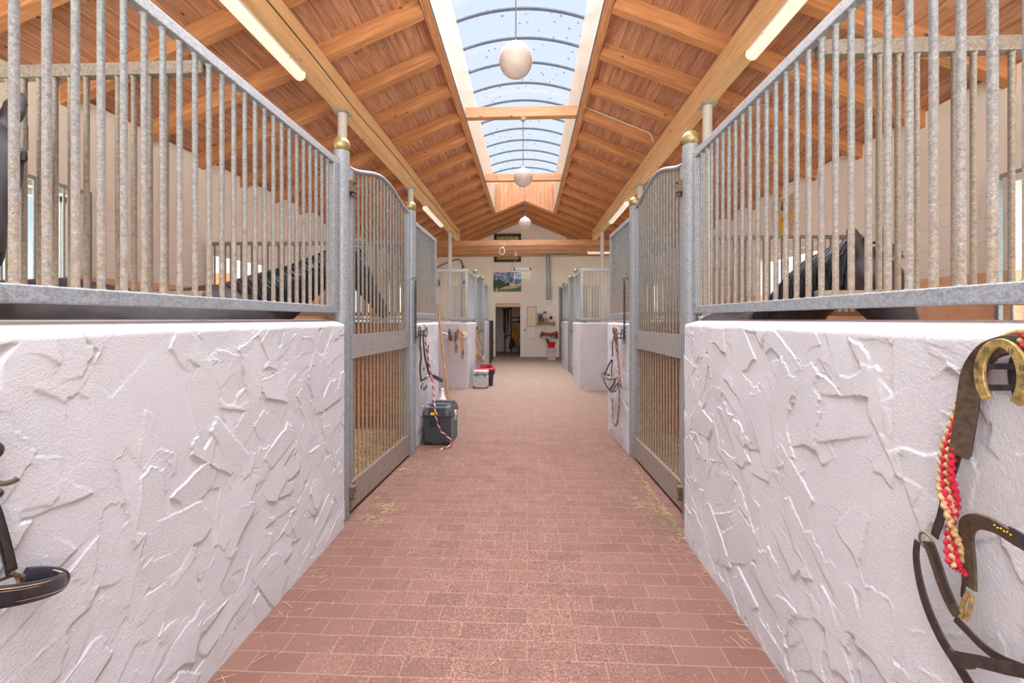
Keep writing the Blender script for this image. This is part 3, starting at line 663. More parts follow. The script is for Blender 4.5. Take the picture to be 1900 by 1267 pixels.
def gate(label, p0, p1, zt=2.575, hump=.135, mat='galvgate', fr='galv', plate='galvplate', hs=1, hinge=True, nb=16):
    L, a = frame2(p0, p1); t = thing('stall_gate', label, 'gate', (p0[0], p0[1], 0), a)
    zf = lambda x: zt + hump*(.5-.5*math.cos(2*PI*min(max(x/L, 0), 1)))**.85 - .0*x
    for x in (0, L-.045): MB().box(x, x+.045, -.02, .02, .02, zf(0 if x == 0 else L)).build('stile', MT[fr], t, bevel=.004)
    n = 28; MB().tube([(L*i/n, 0, zf(L*i/n)) for i in range(n+1)], .024, 12, flat=.85).build('arched_rail', MT[fr], t, ang=60)
    MB().box(.01, L-.01, hs*.012, hs*.024, .03, .235).build('bottom_plate', MT[plate], t, bevel=.002)
    m = MB(); z0, z1 = 1.155, 1.335; sx = L-.10
    m.box(.01, sx, hs*.012, hs*.024, z0, z1); m.box(sx+.03, L-.01, hs*.012, hs*.024, z0, z1); m.box(sx, sx+.03, hs*.012, hs*.024, z0, z0+.07); m.box(sx, sx+.03, hs*.012, hs*.024, z1-.05, z1)
    m.build('lock_plate', MT[plate], t, smooth=False)
    o = MB().lathe([(.004,-.004),(.018,-.004),(.018,.004),(.004,.004)], n=16).build('latch_hole', MT['darkiron'], t)
    o.rotation_euler = (PI/2, 0, 0); o.location = (sx+.015, hs*.008, 1.255)
    m = MB(); m.box(.02, L-.02, -.018, .011, .2, .235); m.build('cross_rail', MT[mat], t, smooth=False); m = MB(); m.box(.02, L-.02, -.018, .010, 1.20, 1.29); m.build('cross_rail', MT[mat], t, smooth=False)
    for i in range(nb):
        x = .045 + (L-.09)*(i+.8)/(nb+.6); add_bar(t, x, .21, zf(x)-.01, mat, .0098, -hs*.004)
    if hinge:
        for z in (.185, 2.42):
            h = MB(); h.box(-.05, .07, hs*.024, hs*.030, z-.045, z+.045); h.box(-.06, .0, hs*.030, hs*.075, z+.032, z+.042); h.box(-.06, .0, hs*.030, hs*.075, z-.042, z-.032)
            h.box(-.064, -.056, hs*.030, hs*.075, z-.042, z+.042)
            hb = h.build('hinge', MT['oldiron'], t, bevel=.002); k = MB(); k.cyl((-.022, hs*.052, z-.065), (-.022, hs*.052, z+.03), .015, 14)
            for q in (-.025, .025): k.ball((.05, hs*.032, z+q), .010, 10, 6)
            k.build('hinge_pin', MT['oldiron'], hb)
    return t
gate('barred gate with arched top and lock plate, near left', (-1.340, 2.955), (-1.272, 4.235), hs=-1)
gate('barred gate with arched top and lock plate, near right', (1.162, 3.045), (1.118, 4.235), zt=2.60, hs=1)
gate('far left stall gate with arched top and a rope on it', (-1.28, 9.86), (-1.28, 11.30), 2.47, .10, 'galvfar', 'galvfar', hs=-1, nb=17)
gate('far right stall gate between the pale half walls', (1.15, 9.88), (1.155, 11.24), 2.47, .10, 'galvfar', 'galvfar', hs=1, nb=17)
gate('last right stall gate next to the end wall', (1.17, 13.50), (1.18, 14.97), 2.47, .10, 'galvgate', 'galv', hs=1, nb=17)
t = thing('stable_door', 'black low stable door standing open at the end of the left stalls', 'door', (-1.24, 13.02, 0))
MB().box(-.03, .03, 0, .95, .04, 1.37).build('door_panel', MT['black'], t, bevel=.006)
MB().box(-.035, .035, 0, .95, 1.37, 1.40).build('edge_rail', MT['darkiron'], t); MB().box(.03, .05, .86, .94, 1.05, 1.12).build('latch', MT['silver'], t)

# ------------------------------------------------------------------ windows and passage doorways in the side walls
def window(n, X, out, y0, y1, z0, z1, mull, group, where):
    x = X + out*.14; m = MB(); f = .055
    m.box(x-.03, x+.03, y0, y1, z0, z0+f); m.box(x-.03, x+.03, y0, y1, z1-f, z1)
    for yy in [y0, y1-f] + mull: m.box(x-.03, x+.03, yy, yy+f, z0, z1)
    fr = struct(m.build('window_%d' % n, MT['white'], bevel=.004)); q = MB(); q.box(x-.004, x+.004, y0+f, y1-f, z0+f, z1-f)
    struct(q.build('window_%d_glass' % n, MT['glass'], smooth=False))
k_ = 5
for X_, o_ in ((XL, -1), (XR, 1)):
    for ya, yb in ((-1.2, 1.5), (9.3, 11.0), (12.5, 14.2)): window(k_, X_, o_, ya, yb, .95, 2.62, [(ya+yb)/2], '', ''); k_ += 1  # unseen windows added to let more daylight into the stalls
window(1, XL, -1, 2.2, 3.73, .95, 2.62, [3.2], '', ''); window(2, XR, 1, 2.1, 3.6, .95, 2.62, [3.0], '', '')

grille('pale guard grille in front of the window in the left side wall', (XL+.10, 2.05), (XL+.10, 3.76), .85, 2.68, 'galvfar', 'galv', sp=.11, rail=.035, name='window_guard', cat='guard')
grille('pale guard grille in front of the window in the right side wall', (XR-.10, 2.0), (XR-.10, 3.64), .85, 2.68, 'galvfar', 'galv', sp=.11, rail=.035, name='window_guard', cat='guard')
for n, X, out, y0, y1, zt in ((2, XL, -1, 5.42, 6.6, 2.42), (3, XR, 1, 5.85, 7.35, 2.52)):
    m = MB(); a, b = sorted((X+out*.06, X+out*.22)); m.box(a, b, y0, y0+.07, 0, zt); m.box(a, b, y1-.07, y1, 0, zt); m.box(a, b, y0, y1, zt-.08, zt)
    struct(m.build('door_%d_frame' % n, MT['white'], bevel=.004))
# ------------------------------------------------------------------ horses
def loft(m, st, n=20, up=(0,0,1)):                      # st: (centre, half width, half height)
    P = [Vector(s[0]) for s in st]; vs = []; k = len(P)
    for i, p in enumerate(P):
        d = (P[min(i+1, k-1)] - P[max(i-1, 0)]).normalized(); u = Vector(up)
        if abs(d.dot(u)) > .93: u = Vector((-d.x, -d.y, 0)) if Vector((d.x, d.y)).length > .05 else Vector((0, 1, 0))
        a = d.cross(u).normalized(); b = a.cross(d).normalized()
        for j in range(n): t = 2*PI*j/n; vs.append(p + a*math.cos(t)*st[i][1] + b*math.sin(t)*st[i][2])
    fs = [(i*n+j, i*n+(j+1) % n, (i+1)*n+(j+1) % n, (i+1)*n+j) for i in range(k-1) for j in range(n)]
    fs += [tuple(range(n))[::-1], tuple((k-1)*n+j for j in range(n))]
    m.add(vs, fs)
def horse(label, org, heading, poll, muzzle, hs, mat, turn=0.0, neckmid=(0,0,0)):
    t = thing('horse', label, 'horse', (org[0], org[1], .02), heading, 'horses')
    inv = t.matrix_basis.inverted() if False else (Matrix.Translation((org[0], org[1], 0)) @ Matrix.Rotation(heading, 4, 'Z')).inverted()
    up = Vector((0,0,1)); p = inv @ Vector(poll); q = inv @ Vector(muzzle); s = hs; m = MB()
    body = [(-.86,1.20,.05,.08),(-.80,1.22,.17,.20),(-.66,1.24,.25,.27),(-.45,1.25,.285,.30),(-.18,1.19,.28,.315),(.1,1.17,.295,.345),(.32,1.19,.285,.375),(.50,1.21,.25,.36),(.64,1.19,.20,.30),(.76,1.17,.11,.18)]
    loft(m, [((x, 0, z*s), w, h*s) for x, z, w, h in body], 28)
    n0 = Vector((.46, 0, 1.30*s)); nm = n0.lerp(p, .5) + Vector(neckmid); d = (q - p).normalized()
    pts = [n0, n0.lerp(nm, .5)+up*.02, nm+up*.02, nm.lerp(p, .55), p - up*.035]
    loft(m, [(pts[0], .20, .31), (pts[1], .145, .25), (pts[2], .105, .195), (pts[3], .088, .15), (pts[4], .078, .12)], 22)
    hu = d.cross(up).cross(d).normalized() if abs(d.dot(up)) < .98 else Vector((1,0,0))
    H = [(-.05,.06,.07),(.04,.092,.105),(.18,.105,.135),(.34,.10,.135),(.52,.078,.105),(.72,.060,.080),(.88,.058,.072),(.97,.052,.060),(1.02,.030,.035)]
    side = d.cross(hu).normalized()
    vs = []; fs = []; n = 22; L = (q-p).length
    for i, (f, w, h) in enumerate(H):
        c = p + d*(f*L) - hu*(.03 - .02*f)
        for j in range(n):
            a = 2*PI*j/n; vs.append(c + side*math.cos(a)*w + hu*math.sin(a)*h)
    fs = [(i*n+j, i*n+(j+1) % n, (i+1)*n+(j+1) % n, (i+1)*n+j) for i in range(len(H)-1) for j in range(n)] + [tuple(range(n))[::-1], tuple((len(H)-1)*n+j for j in range(n))]
    m.add(vs, fs)
    for sg in (-1, 1):
        e0 = p + side*sg*.068 + hu*.055 - d*.01; fw = (hu*.9 + d*.15 + side*sg*.25).normalized(); et = -d*.8 + side*sg*.26 + hu*.2 + up*.3; et.normalize()
        m.tube([e0 - et*.03, e0 + et*.03, e0 + et*.08, e0 + et*.125, e0 + et*.165], [.026, .037, .037, .024, .004], 12, flat=.62, up=fw)
        m.ball(tuple(p + d*(.27*L) + side*sg*.088 + hu*.055), .030, 14, 10)     # brow
        for k in ((.50,.17,.98,.12),):
            m.tube([(.50, sg*.15, 1.02*s), (.50, sg*.165, .75*s), (.51, sg*.16, .52*s), (.50, sg*.16, .46*s), (.49, sg*.16, .17), (.52, sg*.16, .10), (.54, sg*.16, .04), (.555, sg*.16, .0)], [.13,.085,.056,.05,.036,.042,.05,.062], 14)
        m.tube([(-.52, sg*.13, 1.15*s), (-.42, sg*.17, .92*s), (-.46, sg*.17, .75*s), (-.66, sg*.16, .52*s), (-.66, sg*.16, .46*s), (-.62, sg*.16, .17), (-.58, sg*.16, .10), (-.56, sg*.16, .04), (-.55, sg*.16, .0)], [.20,.17,.11,.06,.052,.038,.043,.052,.062], 14)
    b = m.build('body', MT[mat], t, smooth=True, ang=180)
    r = b.modifiers.new('skin', 'REMESH'); r.mode = 'VOXEL'; r.voxel_size = .016; r.use_smooth_shade = True
    sm = b.modifiers.new('soften', 'SMOOTH'); sm.factor = .6; sm.iterations = 7
    for sg in (-1, 1):
        c = p + d*(.285*L) + side*sg*.088 + hu*.050
        e = MB().ball(tuple(c), .021, 20, 14).build('eye', MT['eye'], t)
        lid = MB().tube([c - d*.024 + side*sg*.008 + hu*.004, c + side*sg*.012 + hu*.020, c + d*.024 + side*sg*.008 + hu*.004], .006, 8).build('eyelid', MT['hide2'], e)
        MB().ball(tuple(q + side*sg*.035 + hu*.028 - d*.02), .012, 10, 8, (1,1,.7)).build('nostril', MT['eye'], t)
    # mane: locks that fall from the crest
    rg = random.Random(int(org[1]*100)); m = MB()
    crest = smooth_path([Vector((.36,0,1.53*s)), pts[1]+up*.225, pts[2]+up*.185, pts[3]+up*.145, p+up*.075+hu*.02], 20)
    for i in range(520):
        f = rg.random(); k = f*(len(crest)-1); j = int(k); c = crest[j].lerp(crest[min(j+1, len(crest)-1)], k-j)
        dd = (crest[min(j+1, len(crest)-1)] - crest[max(j-1, 0)]).normalized(); sd = dd.cross(up).normalized()*(1 if turn >= 0 else -1)
        ln = rg.uniform(.12, .24); a = c - up*.015 + sd*rg.uniform(-.02, .02); lean = dd*rg.uniform(-.02, .06); w_ = .165*(1-f)+.098*f
        pp = [a, a + up*rg.uniform(.02,.04) + sd*w_*.3, a + sd*w_*.78 - up*.03 + lean*.4, a + sd*(w_+.006) - up*ln*.55 + lean, a + sd*(w_+.022) - up*ln + lean*1.5]
        m.tube(smooth_path(pp, 3), [.0075*(1-.75*x/12) for x in range(13)], 4, cap=False)
    for i in range(50):
        a = p + hu*.06 + up*.04 + side*rg.uniform(-.03, .03); m.tube([a, a+hu*.04+d*.03, a+hu*.05+d*rg.uniform(.09,.16)+side*rg.uniform(-.03,.03)], [.006,.005,.001], 4, cap=False)
    m.build('mane', MT['mane'], t, fix=False)
    m = MB()
    for i in range(160):
        y = rg.uniform(-.03, .03); l = rg.uniform(.7, .95); m.tube(smooth_path([(-.80, y, 1.36*s), (-.90, y*1.5, 1.25*s), (-.93, y*2.4, .95), (-.92+rg.uniform(-.03,.03), y*2.5, 1.3*s-l)], 4), [.006]*11+[.002, .001], 4, cap=False)
    m.build('tail', MT['mane'], t, fix=False); return t
horse('black horse with only an ear, eye and cheek showing behind the nearest left bars', (-3.28, .98), R(6), (-2.035, 1.42, 2.14), (-1.655, 1.15, 1.60), 1.03, 'hide2')
horse('black horse standing in the left stall, its maned neck rising towards the gate', (-2.39, 2.53), R(68), (-1.80, 3.95, 2.09), (-1.50, 4.22, 1.47), 1.075, 'hide', neckmid=(0, 0, -.04))
horse('dark bay horse in the right stall with both ears up behind the bars', (1.98, 3.72), R(-92), (1.735, 2.16, 1.745), (1.765, 1.87, 1.23), .985, 'hide', neckmid=(0, 0, .06))

# ------------------------------------------------------------------ end wall furnishings
def B(x, y, off=0.0): return ony(x, y, Y1 - off)
def wallbox(name, mat, x0, x1, y0, y1, d0, d1, parent=None, bevel=0):
    a = B(x0, y1, 0); b = B(x1, y0, 0); m = MB(); c = ((a.x+b.x)/2, Y1-d0, a.z)
    m.box(a.x, b.x, Y1-d1, Y1-d0, a.z, b.z); return m.build(name, MT[mat] if isinstance(mat, str) else mat, parent, bevel=bevel)
# window under the gable
t = thing('window_3', None, None, (0,0,0)); t['kind'] = 'structure'
a, b = B(917, 486.5), B(966.8, 434); f = .10; m = MB()
m.box(a.x, b.x, Y1-.05, Y1+.0, a.z, a.z+f); m.box(a.x, b.x, Y1-.05, Y1, b.z-f, b.z); m.box(a.x, a.x+f, Y1-.05, Y1, a.z, b.z); m.box(b.x-f, b.x, Y1-.05, Y1, a.z, b.z)
for q in (0, 1):
    m.box(a.x, b.x, Y1-.07, Y1-.05, (a.z, b.z-.04)[q], (a.z+.04, b.z)[q])
struct(m.build('window_3_frame', MT['black'], t))
mm = N('amber_leaded_glass', .3); v = mm.coord(world=True); cc = mm.ramp(mm.voro(v, 22, 'DISTANCE_TO_EDGE'), [(.05, (60, 48, 30)), (.10, (224, 196, 96))])
cc = mm.mix(mm.ramp(mm.noise(v, 40, 4, .8), [(.45, K(0.0)), (.6, K(.6))]), cc, (96, 78, 34)); mm.base(cc)
q = MB(); q.box(a.x+f, b.x-f, Y1-.02, Y1-.005, a.z+f, b.z-f); struct(q.build('window_3_glass', mm.mat, t, smooth=False))
# landscape photograph
a, b = B(915.6, 541.3), B(967, 505); W_, H_ = b.x-a.x, b.z-a.z
t = thing('landscape_picture', 'unframed landscape picture with clouds and trees above the tack room doorway', 'picture', ((a.x+b.x)/2, Y1-.018, a.z))
mm = N('printed_sky', .5); v = mm.coord(); s_ = mm.sep(v)
cl = mm.noise(mm.coord((2.2, 1, 4.5)), 2.2, 6, .62, .3)
cc = mm.ramp(cl, [(.40, (64, 88, 142)), (.52, (128, 142, 178)), (.62, (222, 222, 228))]); mm.base(cc)
MB().box(-W_/2, W_/2, -.012, .012, 0, H_).build('canvas', mm.mat, t, smooth=False)
def patch(nm, c, pts, d): MB().prism([(-W_/2 + p[0]*W_, p[1]*H_) for p in pts], 1, -.012-d, -.012).build(nm, m_simple('print_'+nm, c, .6, 0, .35, 25), t, smooth=False)
patch('printed_meadow', (92, 120, 58), [(0,0),(1,0),(1,.14),(.7,.17),(.3,.12),(0,.15)], .001)
patch('printed_field', (202, 160, 118), [(.22,.14),(.9,.2),(.93,.28),(.7,.31),(.5,.27),(.3,.25)], .0015)
patch('printed_trees', (52, 66, 42), [(0,.15),(.25,.16),(.42,.27),(.6,.3),(.58,.44),(.5,.5),(.45,.42),(.38,.48),(.3,.6),(.2,.66),(.1,.58),(0,.62)], .002)
patch('printed_shrub', (62, 106, 44), [(.7,.05),(.98,.05),(.97,.16),(.85,.22),(.74,.15)], .0025)
patch('printed_tower', (196, 196, 204), [(.58,.3),(.71,.3),(.68,.42),(.67,.55),(.665,.62),(.63,.62),(.62,.5),(.61,.42)], .0025)
patch('printed_figure', (60, 60, 66), [(.625,.44),(.66,.44),(.67,.56),(.645,.68),(.62,.56)], .003)
patch('printed_trunk', (226, 226, 220), [(.10,.0),(.13,.0),(.125,.25),(.11,.25)], .003)
# pipes
def pipe(label, pts, r, mat='galvfar', name='wall_pipe', cat='pipe', brk=()):
    t = thing(name, label, cat, pts[-1]); o = Vector(pts[-1])
    m = MB(); m.tube([Vector(p)-o for p in pts], r, 12); m.build('tube', MT[mat], t, ang=50)
    for p in brk: p = Vector(p)-o; MB().box(p.x-r*1.5, p.x+r*1.5, -.0, .05, p.z-.015, p.z+.015).build('bracket', MT['silver'], t, smooth=False)
    return t
pipe('upright heating pipe on the end wall, plain straight one', [B(1015.2, 469.5, .22), B(1015.2, 556, .22)], .042, brk=[])
pipe('upright heating pipe on the end wall with an elbow at its top', [B(1058, 467, .22), B(1058, 471.6, .22), B(1056, 473, .22), B(1023.5, 473.2, .22), B(1021, 475, .22), B(1021, 556, .22)], .042)
pipe('short pipe stub rising above the tie beams on the end wall, its near twin left', [B(1053.5, 428, .06), B(1053.5, 452, .06)], .035)
pipe('short pipe stub rising above the tie beams on the end wall, its near twin right', [B(1057.5, 428, .06), B(1057.5, 452, .06)], .035)
pipe('grey bent conduit at the end wall behind the far left grille', smooth_path([B(800, 501, .04), B(826, 489, .04), B(846, 481.5, .04), B(855, 484, .04), B(857.5, 492, .04), B(857.6, 520, .04), B(857.6, 592, .04)], 4), .02, 'oldiron', 'conduit', 'conduit')
for (x0, x1, y0, y1), l in (((857, 861.5, 492, 496.5), 'upper small dark junction box on the conduit, end wall'), ((858.5, 862, 521.5, 527), 'lower small dark junction box beside the conduit, end wall')):
    tag(wallbox('junction_box', 'oldiron', x0, x1, y0, y1, .0, .06), l, 'junction box')
a = B(811.5, 533.5, .08); t = thing('riding_helmet', 'blue-grey round thing hanging on the end wall behind the far left grille', 'helmet', a)
MB().ball((0, 0, .17), .10, 20, 14, (1, .8, 1.5)).build('shell', m_simple('slate_blue_shell', (92, 112, 132), .4), t); MB().tube([(0, .05, .3), (0, .07, .36)], .01, 8).build('strap', MT['black'], t)
# electric cabinet, socket and cable
t = thing('fuse_cabinet', 'cream flush metal fuse cabinet on the end wall beside the doorway', 'cabinet', (0, 0, 0))
MT['beige'] = m_simple('beige_enamel', (196, 182, 148), .5)
wallbox('frame', 'beige', 977.6, 995.6, 568, 606, 0, .025, t, .003); wallbox('door', m_simple('cream_enamel', (222, 210, 180), .5), 979.2, 994, 570, 604.4, .025, .035, t, .003); wallbox('latch', 'silver', 993, 993.7, 586, 588.5, .035, .045, t)
t = thing('wall_socket', 'grey wall socket with plug below the fuse cabinet', 'socket', (0, 0, 0))
wallbox('plate', 'white', 972, 975.8, 604.8, 613.8, 0, .03, t, .004); wallbox('plug', 'oldiron', 972.6, 975.2, 610.8, 613.4, .03, .06, t)
m = MB(); m.tube(smooth_path([B(973.8, 613, .05), B(974.6, 619, .03), B(979, 625.5, .02), B(985, 627, .02), B(990.5, 624, .02), B(992.6, 613, .02), B(993.6, 600, .045), B(992.8, 588, .045), B(995.5, 583, .03), B(999, 582.5, .05)], 6), .007, 8)
tag(m.build('power_cable', MT['white']), 'white cable looping from the wall socket up to the radio', 'cable')
# shelf and what stands on it
a, b = B(996.8, 600.6), B(1030, 597.6); sh = b.z
t = thing('wall_shelf', 'small wooden shelf with bottles and radio on the end wall', 'shelf', (0, 0, 0))
m = MB(); m.box(a.x, b.x, Y1-.22, Y1, a.z, b.z); m.build('board', MT['stallwood'], t, smooth=False)
for x in (998, 1028): m = MB(); p = B(x, 602); m.prism([(Y1, a.z), (Y1-.16, a.z), (Y1, a.z-.1)], 0, p.x-.01, p.x+.01); m.build('bracket', MT['darkiron'], t, smooth=False)
def onshelf(x0, x1): p, q = B(x0, 598), B(x1, 598); return (p.x+q.x)/2, abs(q.x-p.x)
x, w = onshelf(998, 1006.8); t = thing('radio', 'dark grey portable radio with aerial on the shelf', 'radio', (x, Y1-.12, sh))
MB().box(-w/2, w/2, -.06, .06, 0, .29).build('case', m_simple('dark_grey_case', (84, 84, 86), .5), t, bevel=.015)
for k, (zz, r) in enumerate(((.17, .055), (.07, .035))):
    o = MB().lathe([(r*.2, 0), (r, 0), (r*.9, .008), (r*.2, .008)], n=20).build('speaker', MT['black'], t); o.rotation_euler = (PI/2, 0, 0); o.location = (0, -.058, zz)
MB().tube([(-w/2, 0, .27), (-w/2, 0, .31), (w/2, 0, .31), (w/2, 0, .27)], .01, 8).build('handle', MT['black'], t); MB().cyl((-w*.3, 0, .28), (-w*.3, 0, .42), .004, 6).build('aerial', MT['silver'], t)
def bottle(x0, x1, h, c, label, cap=(230, 230, 230), neck=.35, group='bottles on the shelf', name='bottle', cat='bottle'):
    x, w = onshelf(x0, x1); r = w/2*.92; t = thing(name, label, cat, (x, Y1-.11, sh), 0, group)
    MB().lathe([(r*.8, 0), (r, .01), (r, h*.68), (r*neck, h*.8), (r*neck, h*.86)], n=20).build('body', m_simple(label[:18].replace(' ', '_'), c, .35), t)
    MB().lathe([(r*neck*1.25, h*.84), (r*neck*1.25, h), (r*.2, h)], n=16).build('cap', m_simple('cap', cap, .4), t); return t
t = bottle(1010.6, 1013.4, .36, (210, 216, 222), 'tall clear spray bottle with black trigger head behind the red bottle', (30, 30, 34)); t.location.y += .05
MB().box(-.09, .05, -.02, .02, .36, .40).build('trigger_head', MT['black'], t, bevel=.005); MB().bar((-.05, 0, .36), (-.08, 0, .29), .02, .012).build('trigger', MT['black'], t)
bottle(1006.9, 1009.8, .20, (206, 56, 48), 'red bottle next to the radio'); bottle(1010, 1012.6, .19, (96, 176, 214), 'light blue bottle with white label, third from the radio', (240, 240, 240))
bottle(1013.6, 1016.2, .16, (86, 140, 196), 'squat mid-blue bottle in the middle of the shelf', (86, 140, 196), .6); bottle(1016.8, 1018.8, .17, (232, 206, 40), 'yellow bottle on the shelf', (240, 240, 230))
bottle(1020, 1023.4, .12, (228, 228, 232), 'white jar with dark red cloth on it', (92, 16, 30), .9, name='jar', cat='jar'); bottle(1023.8, 1026.2, .11, (222, 226, 230), 'small white jar near the shelf end', (240, 240, 240), .8, name='jar', cat='jar')
bottle(1026.8, 1028.6, .22, (238, 232, 210), 'slim cream tube with yellow cap at the shelf end', (236, 190, 30), .9)
x, w = onshelf(1020, 1024); m = MB(); m.ball((0,0,.05), .055, 14, 10, (1, .8, 1)); o = m.build('cloth', m_simple('dark_red_cloth', (96, 18, 34), .9), None); o.location = (x, Y1-.11, sh+.12); tag(o, 'crumpled dark red cloth on the white jar', 'cloth')
# ornamental saddle rack, bin and bucket
o = B(1018, 622, .0); t = thing('saddle_rack', 'wrought iron saddle rack with red padded seat and brass leaf on the end wall', 'saddle rack', (o.x, Y1, o.z))
sc_ = 15.5/750
def S(x, y, off): return ((x-1018)*sc_, -off, (622-y)*sc_)
m = MB(); m.ribbon([S(1004, 616.2, .2), S(1007, 617.8, .2), S(1013, 619.8, .2), S(1022, 620, .2), S(1028, 618.6, .2), S(1034, 616, .2)], [.16,.20,.24,.24,.22,.2], .06, (0, -.3, 1)); m.build('seat_pad', m_simple('oxblood_pad', (142, 52, 44), .45), t, bevel=.012)
m = MB(); m.tube([S(1006, 621.6, .2), S(1034, 621.6, .2)], .014, 8); m.tube(smooth_path([S(1034, 622, .2), S(1030, 624, .2), S(1024, 626.4, .2), S(1022, 624.8, .2), S(1023.6, 623, .2)], 5), .012, 8); m.tube(smooth_path([S(1034, 627, .1), S(1031, 627.6, .12), S(1029.4, 625.6, .14), S(1031.4, 624.6, .16)], 5), .012, 8); m.tube([S(1034, 615, .01), S(1034, 629, .01)], .018, 8); m.tube([S(1034, 621.6, .01), S(1034, 621.6, .2)], .014, 8)
m.build('scrolled_bracket', MT['darkiron'], t)
m = MB(); 
for a_, l_ in ((200, .15), (160, .13), (235, .14), (130, .09)): m.ribbon([S(1006.5, 621.6, .2), Vector(S(1006.5, 621.6, .2)) + Vector((math.cos(R(a_))*l_*.6, 0, math.sin(R(a_))*l_*.6)), Vector(S(1006.5, 621.6, .2)) + Vector((math.cos(R(a_))*l_, 0, math.sin(R(a_))*l_))], [.03, .07, .01], .01, (0, -1, 0))
m.build('brass_leaf', MT['brass_old'], t)
t = thing('storage_bin', 'pale pinkish plastic bin standing on the floor below the saddle rack', 'bin', (.83, 14.55, 0))
mb = m_simple('milky_pink_plastic', (206, 182, 176), .5); prof = lambda k, z: [(-.16*k, -.22*k), (.16*k, -.22*k), (.16*k, .22*k), (-.16*k, .22*k)]
m = MB(); v = [(x, y, 0) for x, y in prof(.9, 0)] + [(x, y, .40) for x, y in prof(1.0, 1)] + [(x, y, .40) for x, y in prof(.94, 1)] + [(x, y, .015) for x, y in prof(.85, 1)]
m.add(v, [(0,3,2,1)] + [(i, (i+1) % 4, 4+(i+1) % 4, 4+i) for i in range(4)] + [(4+i, 4+(i+1) % 4, 8+(i+1) % 4, 8+i) for i in range(4)] + [(8+i, 8+(i+1) % 4, 12+(i+1) % 4, 12+i) for i in range(4)] + [(12,13,14,15)]); m.build('tub', mb, t, bevel=.01)
MB().box(-.175, .175, -.235, .235, .395, .42).build('lid', mb, t, bevel=.008)
for x in (-.09, .09): MB().box(x-.03, x+.03, -.25, -.235, .34, .41).build('clip', MT['silver'], t)
t = thing('bucket', 'red plastic tub of brushes on top of the pinkish bin', 'bucket', (.82, 14.5, .421))
MB().lathe([(.11, 0), (.165, .2), (.172, .2), (.165, .19), (.105, .01)], n=32).build('tub', MT['red'], t)
for sg in (-1, 1): MB().tube(smooth_path([(sg*.165, -.03, .19), (sg*.19, 0, .24), (sg*.165, .03, .19)], 5), .008, 8).build('handle', MT['red'], t)
t = thing('grooming_brush', 'black brush sticking up out of the red tub', 'brush', (.73, 14.5, .62)); t.rotation_euler = (0, R(-38), 0)
MB().box(-.035, .035, -.03, .03, -.1, .16).build('handle', MT['black'], t, bevel=.012); MB().box(.035, .06, -.028, .028, 0, .15).build('bristles', MT['darkiron'], t, bevel=.004)
t = thing('grooming_brush', 'pale round brush lying across the red tub', 'brush', (.85, 14.5, .635)); MB().ball((0,0,0), .055, 18, 10, (1.3, 1, .5)).build('back', MT['tanleather'], t); MB().box(-.05, .05, -.035, .035, -.04, -.01).build('bristles', MT['straw'], t, bevel=.005)
# hanging heater with its wires, sensor and cable coil at the tie beams
def A(x, y, Y=13.25): return ony(x, y, Y)
a, b = A(954.6, 502), A(984, 497); t = thing('radiant_heater', 'white infrared heater with wire guard hung on two wires before the end wall', 'heater', ((a.x+b.x)/2, 13.25, a.z))
w = b.x-a.x; MB().box(-w/2+.02, w/2-.02, -.06, .06, 0, b.z-a.z).build('housing', MT['silver'], t, bevel=.01)
for sg in (-1, 1): MB().box(sg*w/2-.02, sg*w/2+.02, -.065, .065, -.0, b.z-a.z+.01).build('end_cap', MT['black'], t, bevel=.006)
m = MB(); zz = A(954, 517.5).z - a.z
for k in range(6): m.tube([(-w/2, -.05, zz*k/5), (w/2, -.05, zz*k/5)], .006, 6)
for x in (-w/2, w/2): m.tube([(x, -.05, 0), (x, -.05, zz), (x, .1, zz), (x, .1, 0)], .008, 6)
m.build('wire_guard', MT['white'], t)
for sg, xx in ((-1, 953.5), (1, 985.5)): q = A(xx, 458.5)-Vector(t.location); MB().tube([(sg*w*.4, 0, b.z-a.z), (q.x, 0, q.z)], .004, 6).build('hanging_wire', MT['silver'], t)
o = A(957, 472.5, 13.20); t = thing('security_camera', 'small round white camera with black lens hanging under the tie beams', 'camera', o)
MB().ball((0,0,0), .045, 20, 14).build('case', MT['white'], t); MB().ball((0,-.032,0), .024, 16, 10, (1,.7,1)).build('lens', MT['black'], t); MB().tube([(0,0,.04), (0,0,.11)], .01, 8).build('mount', MT['white'], t)
m = MB(); rg = random.Random(3); c = A(931.5, 465.5, 13.02)
for k in range(5): m.tube([c + Vector((math.cos(u)*(.075+k*.004), -.01+k*.012, math.sin(u)*(.115+.01*math.sin(k)))) for u in np.linspace(0, 2*PI, 28)], .006, 6)
m.tube(smooth_path([c+Vector((.02, 0, .10)), c+Vector((.06, .03, .17)), c+Vector((.10, .03, .20))], 5), .006, 6)
tag(m.build('cable_coil', MT['white']), 'coiled white cable hanging from the first tie beam', 'cable')
m = MB(); m.tube(smooth_path([A(951, 462, 13.3), A(953, 470, 13.8), A(955, 480, 14.4), A(948, 500, 15.0), A(947.5, 504.8, 15.44)], 6), .005, 6)
tag(m.build('power_cable', MT['grey']), 'thin dark cable sagging from the tie beams to the landscape picture', 'cable')
